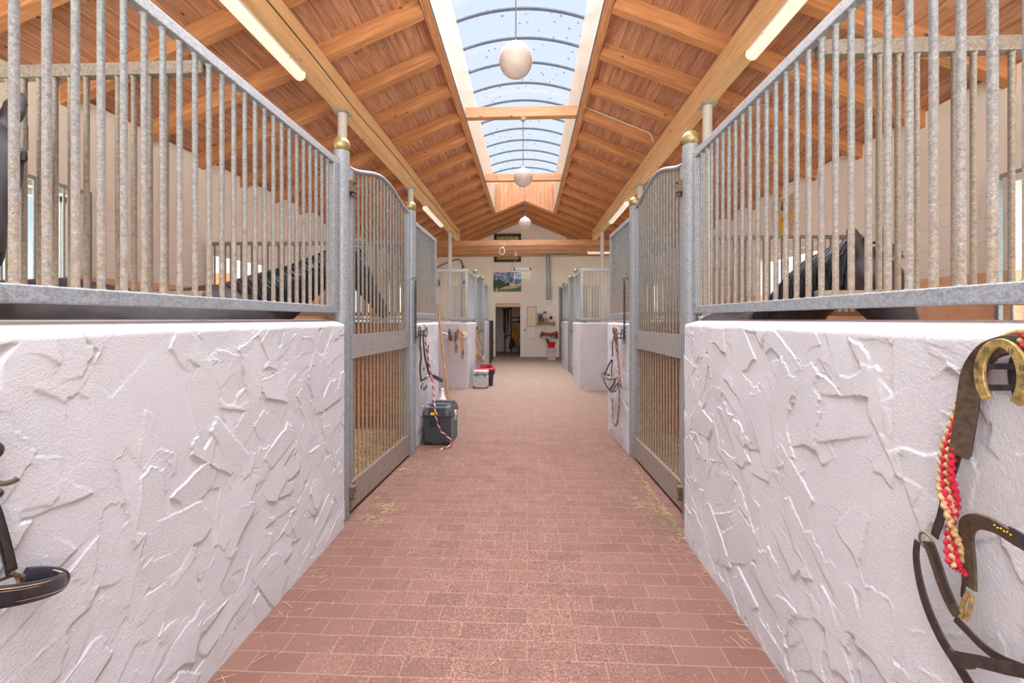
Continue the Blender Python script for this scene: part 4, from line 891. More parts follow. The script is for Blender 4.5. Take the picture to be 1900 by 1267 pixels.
# tack room contents
TY = 16.7
def T(x, y, Y=TY): return ony(x, y, Y)
t = thing('saddle_stand', 'black metal tack stand inside the dim room behind the doorway', 'stand', (T(948, 600).x, TY, 0)); o = Vector(t.location)
m = MB(); g = lambda x, y: T(x, y)-o
for L_ in ([(948, 569), (948, 652)], [(948.5, 572), (932, 575)], [(937, 612), (937, 655)], [(937, 622), (948, 622)], [(948.5, 590), (968, 588)], [(948.5, 597.5), (968, 596)], [(963, 588), (963, 655)], [(937, 630), (941, 622)]): m.tube([g(*p) for p in L_], .022, 8)
m.build('frame', MT['black'], t)
def drape(name, label, cat, c, pts, parent=None):
    m = MB(); P = [T(x, y, TY-.10) for x, y in pts]; o = Vector((P[0].x, TY-.10, min(p.z for p in P))); m.prism([(p.x-o.x, p.z-o.z) for p in P], 1, -.05, .05)
    k = m.build(name, m_simple(name+'_cloth', c, .9, 0, .2, 12, .4), None, bevel=.025); k.location = o; return tag(k, label, cat)
drape('horse_blanket', 'brown horse blanket draped over the stand in the dim room', 'blanket', (146, 104, 60), [(949, 605), (953, 600), (961, 599), (970, 600), (970, 640), (962, 642), (957, 640), (955, 633), (950, 628), (948.5, 615)])
o_ = drape('horse_rug', 'dark navy rug hanging below the brown blanket in the dim room', 'rug', (40, 42, 66), [(948, 612), (951, 628), (955, 634), (957, 641), (956, 643), (951, 645), (947, 648.5), (943.5, 646), (946, 632)]); o_.location.y += .14
o_ = drape('girth', 'long navy strap cloth hanging at the stand, left side', 'girth', (44, 46, 70), [(934.4, 575), (938, 575), (938.4, 596), (938, 617), (934.2, 617)]); 
o_ = drape('bridle', 'burgundy bridle hanging on the stand in the dim room', 'bridle', (92, 36, 48), [(940, 571), (944, 571), (944.6, 590), (943, 606), (942, 618), (940.4, 618), (941.4, 600), (940, 585)])
m = MB(); a, b = T(940, 656, 17.2), T(962, 640, 17.2)
for k in range(4): z = a.z + (b.z-a.z)*k/3; m.tube([(a.x, 17.2, z), (b.x, 17.2, z)], .008, 6)
for k in range(5): x = a.x + (b.x-a.x)*k/4; m.tube([(x, 17.2, a.z-.1), (x, 17.2, b.z)], .008, 6)
tag(m.build('wire_rack', MT['white']), 'white wire rack on the tack room floor behind the rug', 'rack')

# ------------------------------------------------------------------ signs on the stalls
def text(body, size, loc, rot, mat, parent, name='lettering'):
    cu = bpy.data.curves.new(name, 'FONT'); cu.body = body; cu.size = size; cu.extrude = .0006; cu.align_x = 'CENTER'; tmp = bpy.data.objects.new('tmp', cu); col.objects.link(tmp)
    dg = bpy.context.evaluated_depsgraph_get(); me = bpy.data.meshes.new_from_object(tmp.evaluated_get(dg)); bpy.data.objects.remove(tmp); bpy.data.curves.remove(cu)
    me.materials.clear(); me.materials.append(mat); o = bpy.data.objects.new(name, me); col.objects.link(o); o.parent = parent; o.location = loc; o.rotation_euler = rot; return o
c = ony(30, 256, 1.735); t = thing('name_plate', 'small dark plate with white chalk writing hung on the left dividing grille', 'sign', c)
MB().box(-.055, .055, -.004, .004, -.058, .058).build('plate', MT['black'], t, bevel=.003)
text('z 79', .042, (.012, -.0052, .018), (R(90), 0, 0), MT['white'], t); text('z I', .042, (.012, -.0052, -.024), (R(90), 0, 0), MT['white'], t)
MB().bar((.005, -.0055, -.028), (.045, -.0055, -.05), .004, .001, (0,1,0)).build('chalk_stroke', MT['white'], t, smooth=False)
for s_ in (-.03, .03): MB().tube([(s_, 0, .055), (s_*.5, -.02, .09)], .003, 6).build('wire_hook', MT['silver'], t)
c = onx(1457, 406, XR); t = thing('heraldic_shield', 'beige shield plaque with yellow and blue-grey device high on the right side wall', 'plaque', (XR-.002, c.y, c.z))
sh_ = [(-.30, .36), (-.10, .33), (.12, .37), (.30, .34), (.29, -.05), (.20, -.25), (0, -.38), (-.2, -.26), (-.29, -.05)]
MB().prism(sh_, 0, -.03, 0).build('shield', m_simple('sandstone', (206, 184, 152), .9, 0, .15, 30, .5), t, bevel=.006)
my = m_simple('device_yellow', (232, 188, 50), .7); mg = m_simple('device_slate', (92, 98, 112), .7)
for nm, mt_, P in (('lion', my, [(-.02,.1),(.05,.06),(.09,.1),(.10,.0),(.06,-.04),(.09,-.1),(.05,-.16),(.08,-.24),(.02,-.22),(-.02,-.28),(-.04,-.2),(-.10,-.22),(-.07,-.12),(-.11,-.06),(-.06,-.02),(-.09,.06)]), ('crest', mg, [(-.06,.14),(.04,.14),(.06,.2),(.02,.22),(.03,.28),(-.02,.3),(-.05,.25),(-.03,.21),(-.07,.2)]), ('lion', my, [(-.2,-.04),(-.14,.0),(-.15,.08),(-.2,.06),(-.23,.0)]), ('scroll', mg, [(-.01,.0),(.03,-.01),(.02,-.05),(-.02,-.03)])):
    MB().prism(P, 0, -.036, -.028).build(nm, mt_, t, smooth=False)
# ------------------------------------------------------------------ hooks, halters and ropes on the walls
def rope(m, pts, r, mi=(0, 1, 2), tw=90, strands=3, n=8):   # twisted cord from a smooth path
    P = smooth_path(pts, 10); L = 0; S_ = [0]
    for a, b in zip(P, P[1:]): L += (b-a).length; S_.append(L)
    for k in range(strands):
        Q = []
        for i, p in enumerate(P):
            d = (P[min(i+1, len(P)-1)]-P[max(i-1, 0)]).normalized(); a = d.cross(Vector((.3, .2, .93))).normalized(); b = a.cross(d)
            t = S_[i]*tw + 2*PI*k/strands; Q.append(p + (a*math.cos(t) + b*math.sin(t))*r*.5)
        m.tube(Q, r*.58, n, mi=mi[k % len(mi)])
RW2 = m_simple('rope_white', (206, 184, 178), .9); RRD = m_simple('rope_red', (146, 60, 62), .9)
def ring(m, c, r, th, axis=(1, 0, 0), mi=0, sq=1.0):
    ax = Vector(axis).normalized(); a = ax.cross(Vector((0,0,1))); a = a.normalized() if a.length > .1 else Vector((1,0,0)); b = ax.cross(a).normalized()
    m.tube([Vector(c) + a*math.cos(t)*r + b*math.sin(t)*r*sq for t in np.linspace(0, 2*PI, 25)[:-1]], th, 8, closed=True, mi=mi)
def horseshoe(m, c, w, h, wd, th, X=True):              # arch open at the bottom in the YZ plane
    P = []
    for i in range(25):
        a = R(-50) + R(280)*i/24; P.append(Vector(c) + Vector((0, math.cos(a)*w/2*(1 if a < PI else 1), math.sin(a)*h/2)))
    m.ribbon(P, wd, th, (1, 0, 0))
# nearest right: halter on a horseshoe hook
WX = 1.03
def Rw(x, y, off=.02): return onx(x, y, WX - off)
t = thing('horseshoe_hook', 'brass horseshoe hook on dark brackets, nearest on the right wall', 'hook', onx(1857, 697, .955)+Vector((.075, 0, 0))); o = Vector(t.location)
m = MB(); horseshoe(m, (-.075, 0, 0), .076, .132, .019, .007); m.build('brass_horseshoe', MT['brass_old'], t, bevel=.0015)
m = MB(); horseshoe(m, (-.004, 0, 0), .078, .132, .022, .006); m.build('wall_plate', MT['darkiron'], t, bevel=.0015)
m = MB()
for z in (.015, -.030):
    for y in (-.036, .036): m = MB(); m.bar((-.072, y, z), (-.006, y, z), .004, .013); m.build('bracket', MT['darkiron'], t, bevel=.001)
m = MB(); m.bar((-.008, -.036, .015), (-.008, .036, .015), .004, .012); m.ball((-.010, 0, .015), .006, 10, 8); m.build('cross_bar', MT['darkiron'], t)
for k, a in enumerate((20, 60, 120, 160, -15, 195)):
    m = MB(); c = Vector((-.0805, math.cos(R(a))*.042, math.sin(R(a))*.060)); m.tube([c+Vector((0, dy, dz)) for dy, dz in ((-.003,-.005),(.003,-.005),(.003,.005),(-.003,.005))], .0006, 5, closed=True); m.build('nail_mark', MT['darkiron'], t)
hl = thing('halter', 'dark leather headcollar hanging from the horseshoe hook, nearest on the right wall', 'halter', Rw(1760, 1160, .02), 0, 'halters'); o = Vector(hl.location)
def hs_(pts, w, th=.0035, offs=.03, mat='leather', nm='strap', nrm=(-1, .15, 0)):
    P = smooth_path([Rw(x, y, (q[0] if q else offs)) - o for x, y, *q in pts], 6); m = MB(); m.ribbon(P, w, th, nrm); return m.build(nm, MT[mat], hl, bevel=.0008)
hs_([(1940, 655, .06), (1895, 640, .06), (1860, 640, .06), (1828, 655, .06), (1805, 690, .05), (1797, 730, .045), (1790, 780, .04), (1779, 846, .035)], .036, .005, mat='leather_b', nm='crownpiece', nrm=(-1, -.35, .0))
hs_([(1940, 662, .055), (1893, 647, .055), (1862, 646, .055), (1832, 660, .054), (1811, 692, .044), (1803, 732, .039), (1796, 780, .034), (1786, 842, .029)], .030, .004, mat='leather', nm='crown_lining', nrm=(-1, -.35, .0))
hs_([(1779, 838, .03), (1768, 872, .03), (1756, 910, .03), (1749, 945, .03), (1744, 965, .03), (1737, 984, .03), (1734, 996, .03)], .021, .003, nm='cheek_strap')
m = MB(); ring(m, Rw(1718, 1003, .03)-o, .0185, .0028, (-1, .1, 0)); m.build('ring', MT['oldiron'], hl)
hs_([(1702, 1003), (1700, 1035), (1707, 1080), (1722, 1130), (1747, 1185), (1775, 1230), (1812, 1290)], [.015 + .014*min(i/20, 1) for i in range(37)], .004, nm='long_strap', mat='leather')
hs_([(1722, 1004, .035), (1735, 1040, .035), (1750, 1085, .035), (1765, 1120, .035), (1778, 1141, .035)], .032, .006, nm='side_strap', mat='leather_b')
hs_([(1726, 1006, .039), (1738, 1040, .039), (1753, 1085, .039), (1767, 1118, .039)], .021, .003, nm='side_strap_stitching', mat='leather')
hs_([(1960, 1075, .11), (1915, 1020, .12), (1872, 992, .12), (1836, 972, .10), (1806, 968, .06), (1793, 985, .035), (1797, 1035, .03), (1799, 1090, .03)], .032, .006, nm='noseband', mat='leather_b', nrm=(-1, .1, -.35))
hs_([(1960, 1060, .125), (1915, 1010, .135), (1878, 988, .13)], .026, .004, nm='noseband_overlay', mat='leather_k', nrm=(-1, .1, -.5))
m = MB()
for k in range(9): m.ball(tuple(Rw(1845+6*k, 974+3.2*k+(k % 2)*2, .128)-o), .0016, 8, 6)
m.build('yellow_studs', MT['yellow'], hl)
m = MB(); m.tube([Rw(x, y, .035)-o for x, y in ((1796, 1098), (1804, 1104), (1800, 1130), (1791, 1151), (1784, 1147), (1786, 1120))], .0042, 10, closed=True); m.build('buckle', MT['brass_old'], hl)
hs_([(1792, 1066), (1787, 1095), (1787, 1110)], .009, nm='buckle_loop')
hs_([(1772, 1147, .035), (1795, 1170, .035), (1825, 1200, .035), (1862, 1225, .035), (1930, 1253, .035)], .019, .004, nm='chin_strap')
hs_([(1764, 1216, .042), (1790, 1222, .045), (1820, 1228, .045), (1870, 1240, .045), (1940, 1252, .045)], .024, .005, nm='throat_strap', mat='leather')
hs_([(1760, 1208, .044), (1772, 1222, .046), (1790, 1228, .046), (1803, 1226, .044)], .026, .004, nm='keeper', mat='leather')
# braided lead rope
t = thing('lead_rope', 'thick red and tan braided lead rope hanging over the horseshoe hook', 'rope', Rw(1780, 1055, .03)); o = Vector(t.location)
path = [(1950, 646, .055), (1905, 628, .06), (1870, 636, .03), (1836, 654, .018), (1812, 690, .012), (1795, 735, .012), (1782, 770, .016), (1767, 812, .03), (1757, 850, .035), (1757, 900, .035), (1764, 940, .035), (1767, 985, .035), (1772, 1020, .035), (1777, 1052, .035)]
C_ = smooth_path([Rw(x, y, q)-o for x, y, q in path], 26); Ls = [0]
for a, b in zip(C_, C_[1:]): Ls.append(Ls[-1]+(b-a).length)
for k in range(4):
    Q = []; Rr = []
    for i, p in enumerate(C_):
        d = (C_[min(i+1, len(C_)-1)]-C_[max(i-1, 0)]).normalized(); a = d.cross(Vector((-1, .15, 0))).normalized(); s_ = Ls[i]
        tw = max(0, s_-Ls[-1]*.70)*22; off = (k-1.5)*.0092
        Q.append(p + a*(off*math.cos(tw) + 0) + Vector((-1, .15, 0))*(.003*math.cos(s_*330+k*PI) + off*math.sin(tw)*.8)); Rr.append(.0056*(1+.16*math.sin(s_*660+k*2)))
    m = MB(); m.tube(Q, Rr, 10); m.build('braid_strand', MT['ropered' if k % 2 == 0 else 'ropetan'], t, ang=60)
m = MB(); rg = random.Random(5)
for i in range(170):
    a = C_[-1] + Vector((0, rg.uniform(-.019, .019), rg.uniform(-.002, .006))); m.tube([a, a+Vector((rg.uniform(-.004,.004), rg.uniform(-.004,.004), -rg.uniform(.006,.012)))], [.0011,.0004], 4, cap=False)
m.build('frayed_end', MT['ropered'], t, fix=False)
# nearest left: headcollar cropped by the frame
WL = -1.28
def Lw(x, y, off=.02): return onx(x, y, WL + off)
t = thing('bridle', 'dark stitched leather bridle hanging on the nearest left wall, mostly its noseband', 'bridle', Lw(20, 1090, .02), 0, 'halters'); o = Vector(t.location)
def ls(pts, w, th, nm, mat='leather_k', nrm=(1, .15, 0), bev=.001): P = smooth_path([Lw(x, y, q)-o for x, y, q in pts], 8); m = MB(); m.ribbon(P, w, th, nrm); return m.build(nm, MT[mat], t, bevel=bev)
loop = [(-70, 1112, .12), (-20, 1110, .13), (40, 1102, .125), (88, 1091, .10), (112, 1082, .07), (116, 1076, .045), (98, 1070, .03), (70, 1069, .025), (44, 1071, .024)]
P = smooth_path([Lw(x, y, q)-o for x, y, q in loop], 8)
m = MB(); m.tube(P, .0225, 16, flat=.34, up=(1, .1, .12)); m.build('noseband', MT['leather_k'], t, ang=60)
m = MB(); m.ribbon([p+Vector((.0052,0,.0175)) for p in P[:50]], .0022, .0022, (1,.15,0)); m.build('piping', MT['thread'], t)
for dz in (.012, -.014):
    m = MB()
    for i in range(0, 46): 
        a, b = P[i], P[i+1]; 
        for f in (.0, .5): q = a.lerp(b, f)+Vector((.0066, 0, dz)); m.bar(q, q+(b-a)*.28, .0011, .0011)
    m.build('stitching', MT['thread'], t, smooth=False)
ls([(-40, 760, .02), (-25, 900, .02), (-5, 960, .02), (12, 1020, .02), (22, 1062, .02)], .024, .005, 'cheek_strap'); ls([(-38, 762, .024), (-22, 900, .024), (-3, 960, .024), (13, 1020, .024), (20, 1055, .024)], .013, .003, 'cheek_lining', 'leather')
m = MB(); m.tube(smooth_path([Lw(x, y, .022)-o for x, y in ((20, 1062), (30, 1066), (42, 1068), (54, 1071))], 4), .0045, 10); m.tube(smooth_path([Lw(x, y, .02)-o for x, y in ((24, 1064), (33, 1074), (36, 1090))], 4), .004, 8); m.build('buckle', MT['oldiron'], t)
m = MB(); m.tube([Lw(-30, 1087, .02)-o, Lw(28, 1066, .02)-o], .004, 8); m.build('keeper', MT['leather'], t)
t = thing('bridle_hook', 'brass-edged leather-covered hook jutting from the nearest left wall', 'hook', Lw(0, 895, 0)); o = Vector(t.location)
m = MB(); m.ribbon(smooth_path([Lw(-14, 888, .005)-o, Lw(-6, 896, .05)-o, Lw(8, 897, .085)-o, Lw(24, 893, .10)-o, Lw(34, 887, .105)-o], 6), .011, .008, (.2, -.3, 1)); m.build('hook_arm', MT['leather_b'], t, bevel=.002)
m = MB(); m.ball(tuple(Lw(-12, 836, .03)-o), .0165, 20, 14, (1, 1, 1.3)); m.build('upper_knob', MT['leather'], t); m = MB(); m.ball(tuple(Lw(-7, 916, .03)-o), .012, 16, 12); m.build('lower_knob', MT['leather'], t); MB().box(-.002, .008, -.06, -.01, -.07, .09).build('plate', MT['oldiron'], t, bevel=.002)

# chains on the latch posts
def chain(label, x, y, yb, X, off):
    top = onx(x, y, X); bot = onx(x, yb, X); t = thing('chain', label, 'chain', top, 0, 'hanging chains'); L = top.z-bot.z
    m = MB(); n = 26
    for s_ in (0, 1):
        for i in range(n):
            z = -L*(i+.5)/n*(1 if s_ == 0 else .93); c = Vector((0, (s_-.5)*.022*(1 if i > 1 else .3), z)); l = L/n*.68
            ax = Vector((1, 0, 0)) if i % 2 == 0 else Vector((0, 1, 0)); a = Vector((0, 1, 0)) if i % 2 == 0 else Vector((1, 0, 0))
            m.tube([c + a*math.cos(u)*.0095 + Vector((0,0,1))*math.sin(u)*l for u in np.linspace(0, 2*PI, 13)[:-1]], .0030, 6, closed=True)
    m.build('links', MT['darkiron'], t, fix=False)
    m = MB(); m.tube(smooth_path([(0, 0, -.01), (off*.012, 0, .012), (0, 0, .03), (-off*.03, 0, .02), (-off*.05, 0, .01)], 5), .0055, 8); m.build('snap_hook', MT['oldiron'], t); return t
chain('rusty chain hanging from the latch post of the near left gate', 771, 520, 636, -1.19, 1)
chain('rusty chain hanging from the latch post of the near right gate', 1158.5, 520, 636, 1.045, -1)

# halters beside the chains
def mid_hook(X, sg, x, y, label):
    t = thing('horseshoe_hook', label, 'hook', onx(x, y, X+sg*.05)-Vector((sg*.05, 0, 0))); m = MB(); horseshoe(m, (sg*.075, 0, 0), .11, .12, .016, .008); m.build('horseshoe', MT['oldiron'], t)
    m = MB(); horseshoe(m, (sg*.006, 0, 0), .11, .12, .018, .006); m.build('wall_plate', MT['darkiron'], t)
    for z in (.02, -.03): m = MB(); m.bar((sg*.006, 0, z), (sg*.075, 0, z), .10, .008, (0, 0, 1)); m.build('bracket', MT['darkiron'], t)
mid_hook(-1.243, 1, 786, 617, 'dark horseshoe hook on the left half wall above the black toolbox')
mid_hook(1.052, -1, 1147, 622, 'dark horseshoe hook on the right half wall by the cross passage')
def M1(x, y, off=.03): return onx(x, y, -1.245 + off)
t = thing('halter', 'blue-black halter hanging on the left half wall above the toolbox', 'halter', M1(790, 700), 0, 'halters'); o = Vector(t.location)
def st(F, pts, w, nm, mat='leather_k', sg=1, par=None, oo=None, th=.006): P = smooth_path([F(*p)-(oo or o) for p in pts], 6); m = MB(); m.ribbon(P, w, th, (sg, -.25, 0)); return m.build(nm, MT[mat], par or t)
st(M1, [(781, 612, .09), (779.5, 640, .05), (781.5, 662, .04), (779.5, 680, .04), (780.5, 700, .04), (785, 718, .04)], .028, 'cheek_strap'); st(M1, [(785, 612, .09), (786, 640, .05), (789, 665, .04), (795, 690, .05), (797, 698, .06)], .032, 'crownpiece')
st(M1, [(795, 640, .03), (793.5, 665, .03), (796, 695, .05)], .014, 'throat_strap'); st(M1, [(797, 697, .06), (806, 699, .09), (815, 704, .12), (821, 707, .14)], .045, 'noseband', th=.012)
st(M1, [(781, 706, .04), (786, 704, .05), (792, 700, .06)], .02, 'chin_strap'); st(M1, [(781, 716, .04), (786, 722, .05), (792, 716, .05)], .03, 'side_strap')
m = MB(); ring(m, M1(794.5, 700, .06)-o, .026, .005, (1, -.4, 0)); ring(m, M1(784, 712, .05)-o, .02, .005, (1, -.4, 0)); m.tube([M1(784, 716, .05)-o, M1(783.6, 732, .05)-o], .006, 8); m.build('ring', MT['silver'], t)
t = thing('lead_rope', 'thin red and white lead rope trailing over the black toolbox to the floor', 'rope', (-1.0, 4.5, 0)); o = Vector(t.location)
m = MB(); F = lambda x, y, Y: ony(x, y, Y)-o
rope(m, [F(785, 690, 4.85), F(784.5, 660, 4.88), F(785.5, 630, 4.88), F(786.5, 612, 4.88), F(788, 611, 4.86), F(790, 640, 4.86), F(795, 670, 4.84), F(801, 700, 4.8), F(805, 738, 4.72), F(807, 757, 4.60), F(809.4, 776, 4.572), F(817, 798, 4.57), F(828, 808, 4.56), F(836, 817, 4.55), F(836, 826, 4.53), F(822, 832.5, 4.48), F(806, 837.5, 4.42)], .0105, tw=70); m.build('cord', [RRD, RW2, RRD], t, fix=False)
m = MB(); rope(m, [F(783, 694, 4.84), F(782.5, 655, 4.87), F(784, 622, 4.88), F(785.5, 613, 4.87)], .010, tw=70); m.build('cord_end', [RRD, RW2, RRD], t, fix=False); MB().tube([F(784.6, 690, 4.85), F(784.4, 712, 4.86)], .008, 8).build('snap_hook', MT['silver'], t)
def M2(x, y, off=.03): return onx(x, y, 1.055 - off)
t = thing('halter', 'brown padded halter hanging on the right half wall by the cross passage', 'halter', M2(1130, 700), 0, 'halters'); o = Vector(t.location)
S2 = lambda pts, w, nm, mat='leather', th=.006: st(M2, pts, w, nm, mat, -1, t, o, th)
S2([(1143, 613, .08), (1138, 628, .05), (1136.5, 645, .04), (1136, 661, .04)], .02, 'crownpiece'); S2([(1135, 668, .04), (1129, 678, .05), (1122, 696, .09)], .022, 'cheek_strap'); S2([(1136.5, 668, .03), (1134.5, 685, .03), (1136, 700, .03)], .014, 'throat_strap')
m = MB(); m.tube(smooth_path([M2(x, y, q)-o for x, y, q in ((1146, 699, .03), (1138, 703, .08), (1128, 703, .12), (1119, 698, .14), (1117.5, 692, .12), (1122, 692, .07), (1130, 696, .03))], 6), .021, 10, flat=.5, up=(0,0,1)); m.build('noseband', MT['leather_b'], t, ang=60)
S2([(1119, 702, .13), (1124, 714, .10), (1133, 726, .05)], .016, 'chin_strap'); S2([(1149, 708, .03), (1142, 716, .04), (1135, 727, .05)], .016, 'chin_strap'); S2([(1142, 703, .04), (1139, 712, .05), (1131, 724, .05)], .03, 'side_strap', 'leather_b'); S2([(1131, 724, .05), (1138, 727, .05), (1146, 720, .04), (1148, 700, .03)], .014, 'side_strap')
m = MB(); ring(m, M2(1135.6, 664, .04)-o, .017, .005, (-1, -.4, 0)); ring(m, M2(1134.5, 730, .05)-o, .017, .005, (-1, -.4, 0)); ring(m, M2(1146, 723, .04)-o, .017, .005, (-1, -.4, 0)); m.build('ring', MT['silver'], t)
t = thing('lead_rope', 'striped red and tan lead rope looped on the right half wall hook', 'rope', M2(1142, 790)); o = Vector(t.location)
m = MB(); G = lambda x, y, q=.05: M2(x, y, q)-o
rope(m, [G(1152, 720), G(1149, 690), G(1147, 660), G(1143, 632), G(1139, 618, .08), G(1138, 610, .09), G(1143, 609, .09), G(1145, 630, .07), G(1147, 665), G(1149, 700), G(1149, 740), G(1147, 775), G(1142.5, 789), G(1138, 782), G(1136.5, 750), G(1135, 738)], .010, tw=70)
rope(m, [G(1150, 712, .06), G(1147, 680, .06), G(1144, 650, .06), G(1141, 628, .08), G(1141, 611, .10)], .010, tw=70); m.build('cord', [RRD, m_simple('rope_olive', (112, 116, 92), .9), m_simple('rope_dull', (176, 140, 120), .9)], t, fix=False)
MB().tube([G(1134.5, 730), G(1135, 742)], .009, 8).build('snap_hook', MT['silver'], t)

# pads and straps on the front of the far left block
FY = 8.355
def Fp(x, y, off=.03): return ony(x, y, FY - off)
t = thing('tack_hook', 'white painted bracket with hooks on the far left half wall', 'hook', Fp(824, 636, 0)); o = Vector(t.location)
m = MB(); m.tube(smooth_path([Fp(816, 622, .02)-o, Fp(822, 618, .10)-o, Fp(831, 621, .12)-o, Fp(829, 628, .08)-o], 5), .018, 10); m.build('arm', MT['white'], t); m = MB(); ring(m, Fp(820, 629, .06)-o, .045, .007, (0, -1, .1)); m.build('ring', MT['silver'], t)
for x0, x1, y0, y1, mt_, l in ((832, 843.5, 614.5, 632, 'leather_b', 'beige and brown brushing boot hanging on the far left half wall'), (842, 850.5, 615, 631, 'grey', 'grey brushing boot beside the beige one on the far left half wall')):
    a, b = Fp(x0, y1, .07), Fp(x1, y0, .07); t = thing('brushing_boot', l, 'boot', ((a.x+b.x)/2, FY-.08, a.z), 0, 'brushing boots'); t.rotation_euler = (0, R(-14 if mt_ == 'leather_b' else 8), 0); w, h = b.x-a.x, b.z-a.z
    MB().tube([(0,0,0), (0,0,h*.3), (0,0,h*.75), (0,0,h)], [w*.38, w*.5, w*.5, w*.34], 16, flat=.6).build('shell', MT[mt_], t)
    MB().tube([(-w*.3,-.02,h*.1), (-w*.32,-.035,h*.9)], .012, 8).build('edge_binding', MT['thread' if mt_ == 'leather_b' else 'ropered'], t); MB().tube([(w*.0,0,h), (w*.05,.02,h+.05), (w*.1,.05,h+.02)], .01, 8).build('strap', MT['leather_k'], t)
def loopstrap(x, y0, y1, w, label, curve):
    a = Fp(x, y1, .05); t = thing('stirrup_leather', label, 'strap', a, 0, 'tan straps'); o = Vector(a); h = Fp(x, y0, .05).z-a.z
    P = smooth_path([(-.13 if curve else -.02, 0, h), (-.03, 0, h*1.02), (.0, 0, h*.93), (.02, 0, h*.5), (.02, 0, .06)], 5); m = MB(); m.ribbon(P, w, .008, (0,-1,0)); m.build('strap', MT['tanleather'], t)
    m = MB(); m.tube([(.02+math.cos(u)*w*.55, -.006, .08+math.sin(u)*.085) for u in np.linspace(0, 2*PI, 15)[:-1]], .006, 6, closed=True); m.build('strap_end_loop', MT['leather'], t)
loopstrap(845, 632, 654.5, .035, 'short tan leather strap hanging under the brushing boots', False); loopstrap(857, 617, 665, .035, 'long tan leather strap looping down on the far left half wall', True)
t = thing('wall_peg', 'round wooden peg disc behind the long tan strap, far left half wall', 'peg', Fp(860, 621, 0)); MB().cyl((0, 0, 0), (0, -.05, 0), .075, 20).build('disc', m_simple('pale_wood_peg', (226, 204, 178), .7), t); MB().ball((0, -.06, 0), .02, 12, 8).build('knob', MT['brass_old'], t)
# ropes on the far left gate
t = thing('rope_bundle', 'tan rope and strap bundle hanging on the far left gate', 'rope', onx(889, 670, -1.24)); o = Vector(t.location); Q = lambda x, y, q=0: onx(x, y, -1.235+q)-o
m = MB(); 
for pts in ([(883.5, 612), (884, 630), (886, 650), (888, 664), (892, 671)], [(885, 612), (889, 628), (894, 640), (898, 655), (896, 668), (892, 662), (886, 655)], [(884.5, 612), (885, 640), (884, 660), (887, 668)], [(888, 646), (893, 650), (898, 662)]): rope(m, [Q(*p, .01*i) for i, p in enumerate(pts)], .016, (0, 1), 40)
m.build('cord', [MT['ropetan'], m_simple('faded_rope', (190, 150, 110), .9)], t, fix=False); wb = MB(); wb.box(-.0, .03, -.06, .06, -.03, .03); ob = wb.build('hook_plate', MT['darkiron'], t); ob.location = Q(884, 609)
t = thing('glove', 'small tan glove hanging on the black stable door', 'glove', (-1.19, 13.75, .62)); MB().ball((0, 0, .06), .055, 14, 10, (.5, 1, 1.2)).build('palm', MT['tanleather'], t)
for k in range(4): MB().tube([(0, -.035+k*.022, .02), (.0, -.04+k*.025, -.045)], .010, 8).build('finger', MT['tanleather'], t)
MB().tube([(-.0, .04, .07), (.02, .075, .03)], .011, 8).build('thumb', MT['tanleather'], t)

# ------------------------------------------------------------------ boxes on the floor
t = thing('toolbox', 'large black lidded toolbox with yellow latch by the left half wall', 'toolbox', (-1.05, 4.83, 0), R(0))
bk = m_simple('black_toolbox_plastic', (58, 60, 66), .42, 0, .12, 30); gk = m_simple('grey_toolbox_side', (120, 122, 130), .5, 0, .12, 30)
MB().box(-.155, .155, -.215, .215, .005, .33).build('tub', bk, t, bevel=.012)
m = MB(); m.prism([(-.165, .335), (.165, .335), (.165, .385), (.125, .435), (-.125, .435), (-.165, .385)], 1, -.228, .228); m.build('lid', bk, t, bevel=.01, smooth=False)
MB().box(-.172, .172, -.233, .233, .318, .345).build('rim', MT['black'], t, bevel=.005)
for y in (-.16, -.05, .06, .17): MB().box(.155, .168, y-.022, y+.022, .02, .31).build('side_rib', gk, t, bevel=.004)
for x in (-.12, .12): MB().box(x-.022, x+.022, -.233, -.1, .345, .44).build('lid_rib', MT['grey'], t, bevel=.006)
for y in (-.1, .1): MB().box(-.13, .13, y-.02, y+.02, .432, .447).build('lid_bar', MT['black'], t, bevel=.005)
MB().box(-.07, .01, -.245, -.225, .35, .375).build('yellow_latch', MT['yellow'], t, bevel=.004)
m = MB(); m.box(-.09, .03, -.222, -.205, .21, .30); m.build('handle_recess', MT['black'], t, bevel=.006); m = MB(); m.tube([(-.075, -.225, .22), (-.075, -.232, .285), (.015, -.232, .285), (.015, -.225, .22)], .007, 8); m.build('front_handle', bk, t)
for x in (-.14, .06): MB().box(x, x+.08, -.225, -.21, .02, .055).build('foot', MT['black'], t, bevel=.004)
m = MB(); m.box(.165, .188, -.05, .03, .24, .36); m.build('side_latch', MT['silver'], t, bevel=.01); MB().ball((.19, -.02, .30), .018, 12, 8).build('brass_knob', MT['brass_old'], t)
m = MB(); m.tube(smooth_path([(-.80, 5.02, .33), (-.78, 5.03, .27), (-.80, 5.0, .18), (-.86, 4.98, .10), (-.84, 4.9, .012), (-.8, 4.8, .006)], 6), .003, 6)
tag(m.build('string', m_simple('green_string', (96, 150, 120), .7)), 'thin green string trailing behind the black toolbox', 'string')
t = thing('broom', 'broom with long wooden handle leaning behind the black toolbox', 'broom', (-.99, 5.22, 0))
a = Vector((-1.262, 5.60, 1.66)) - Vector(t.location); MB().tube([Vector((0, 0, .07)), a*.5 + Vector((-.008, 0, .02)), a], [.014, .0145, .013], 14).build('handle', MT['stick'], t)
MB().box(-.03, .03, -.0, .22, .05, .085).build('head', MT['stick'], t, bevel=.006); MB().box(-.026, .026, .005, .215, .0, .055).build('bristles', MT['straw'], t)
t = thing('spray_bottle', 'white plastic bottle with funnel-shaped neck behind the black toolbox', 'bottle', (-1.105, 5.17, 0))
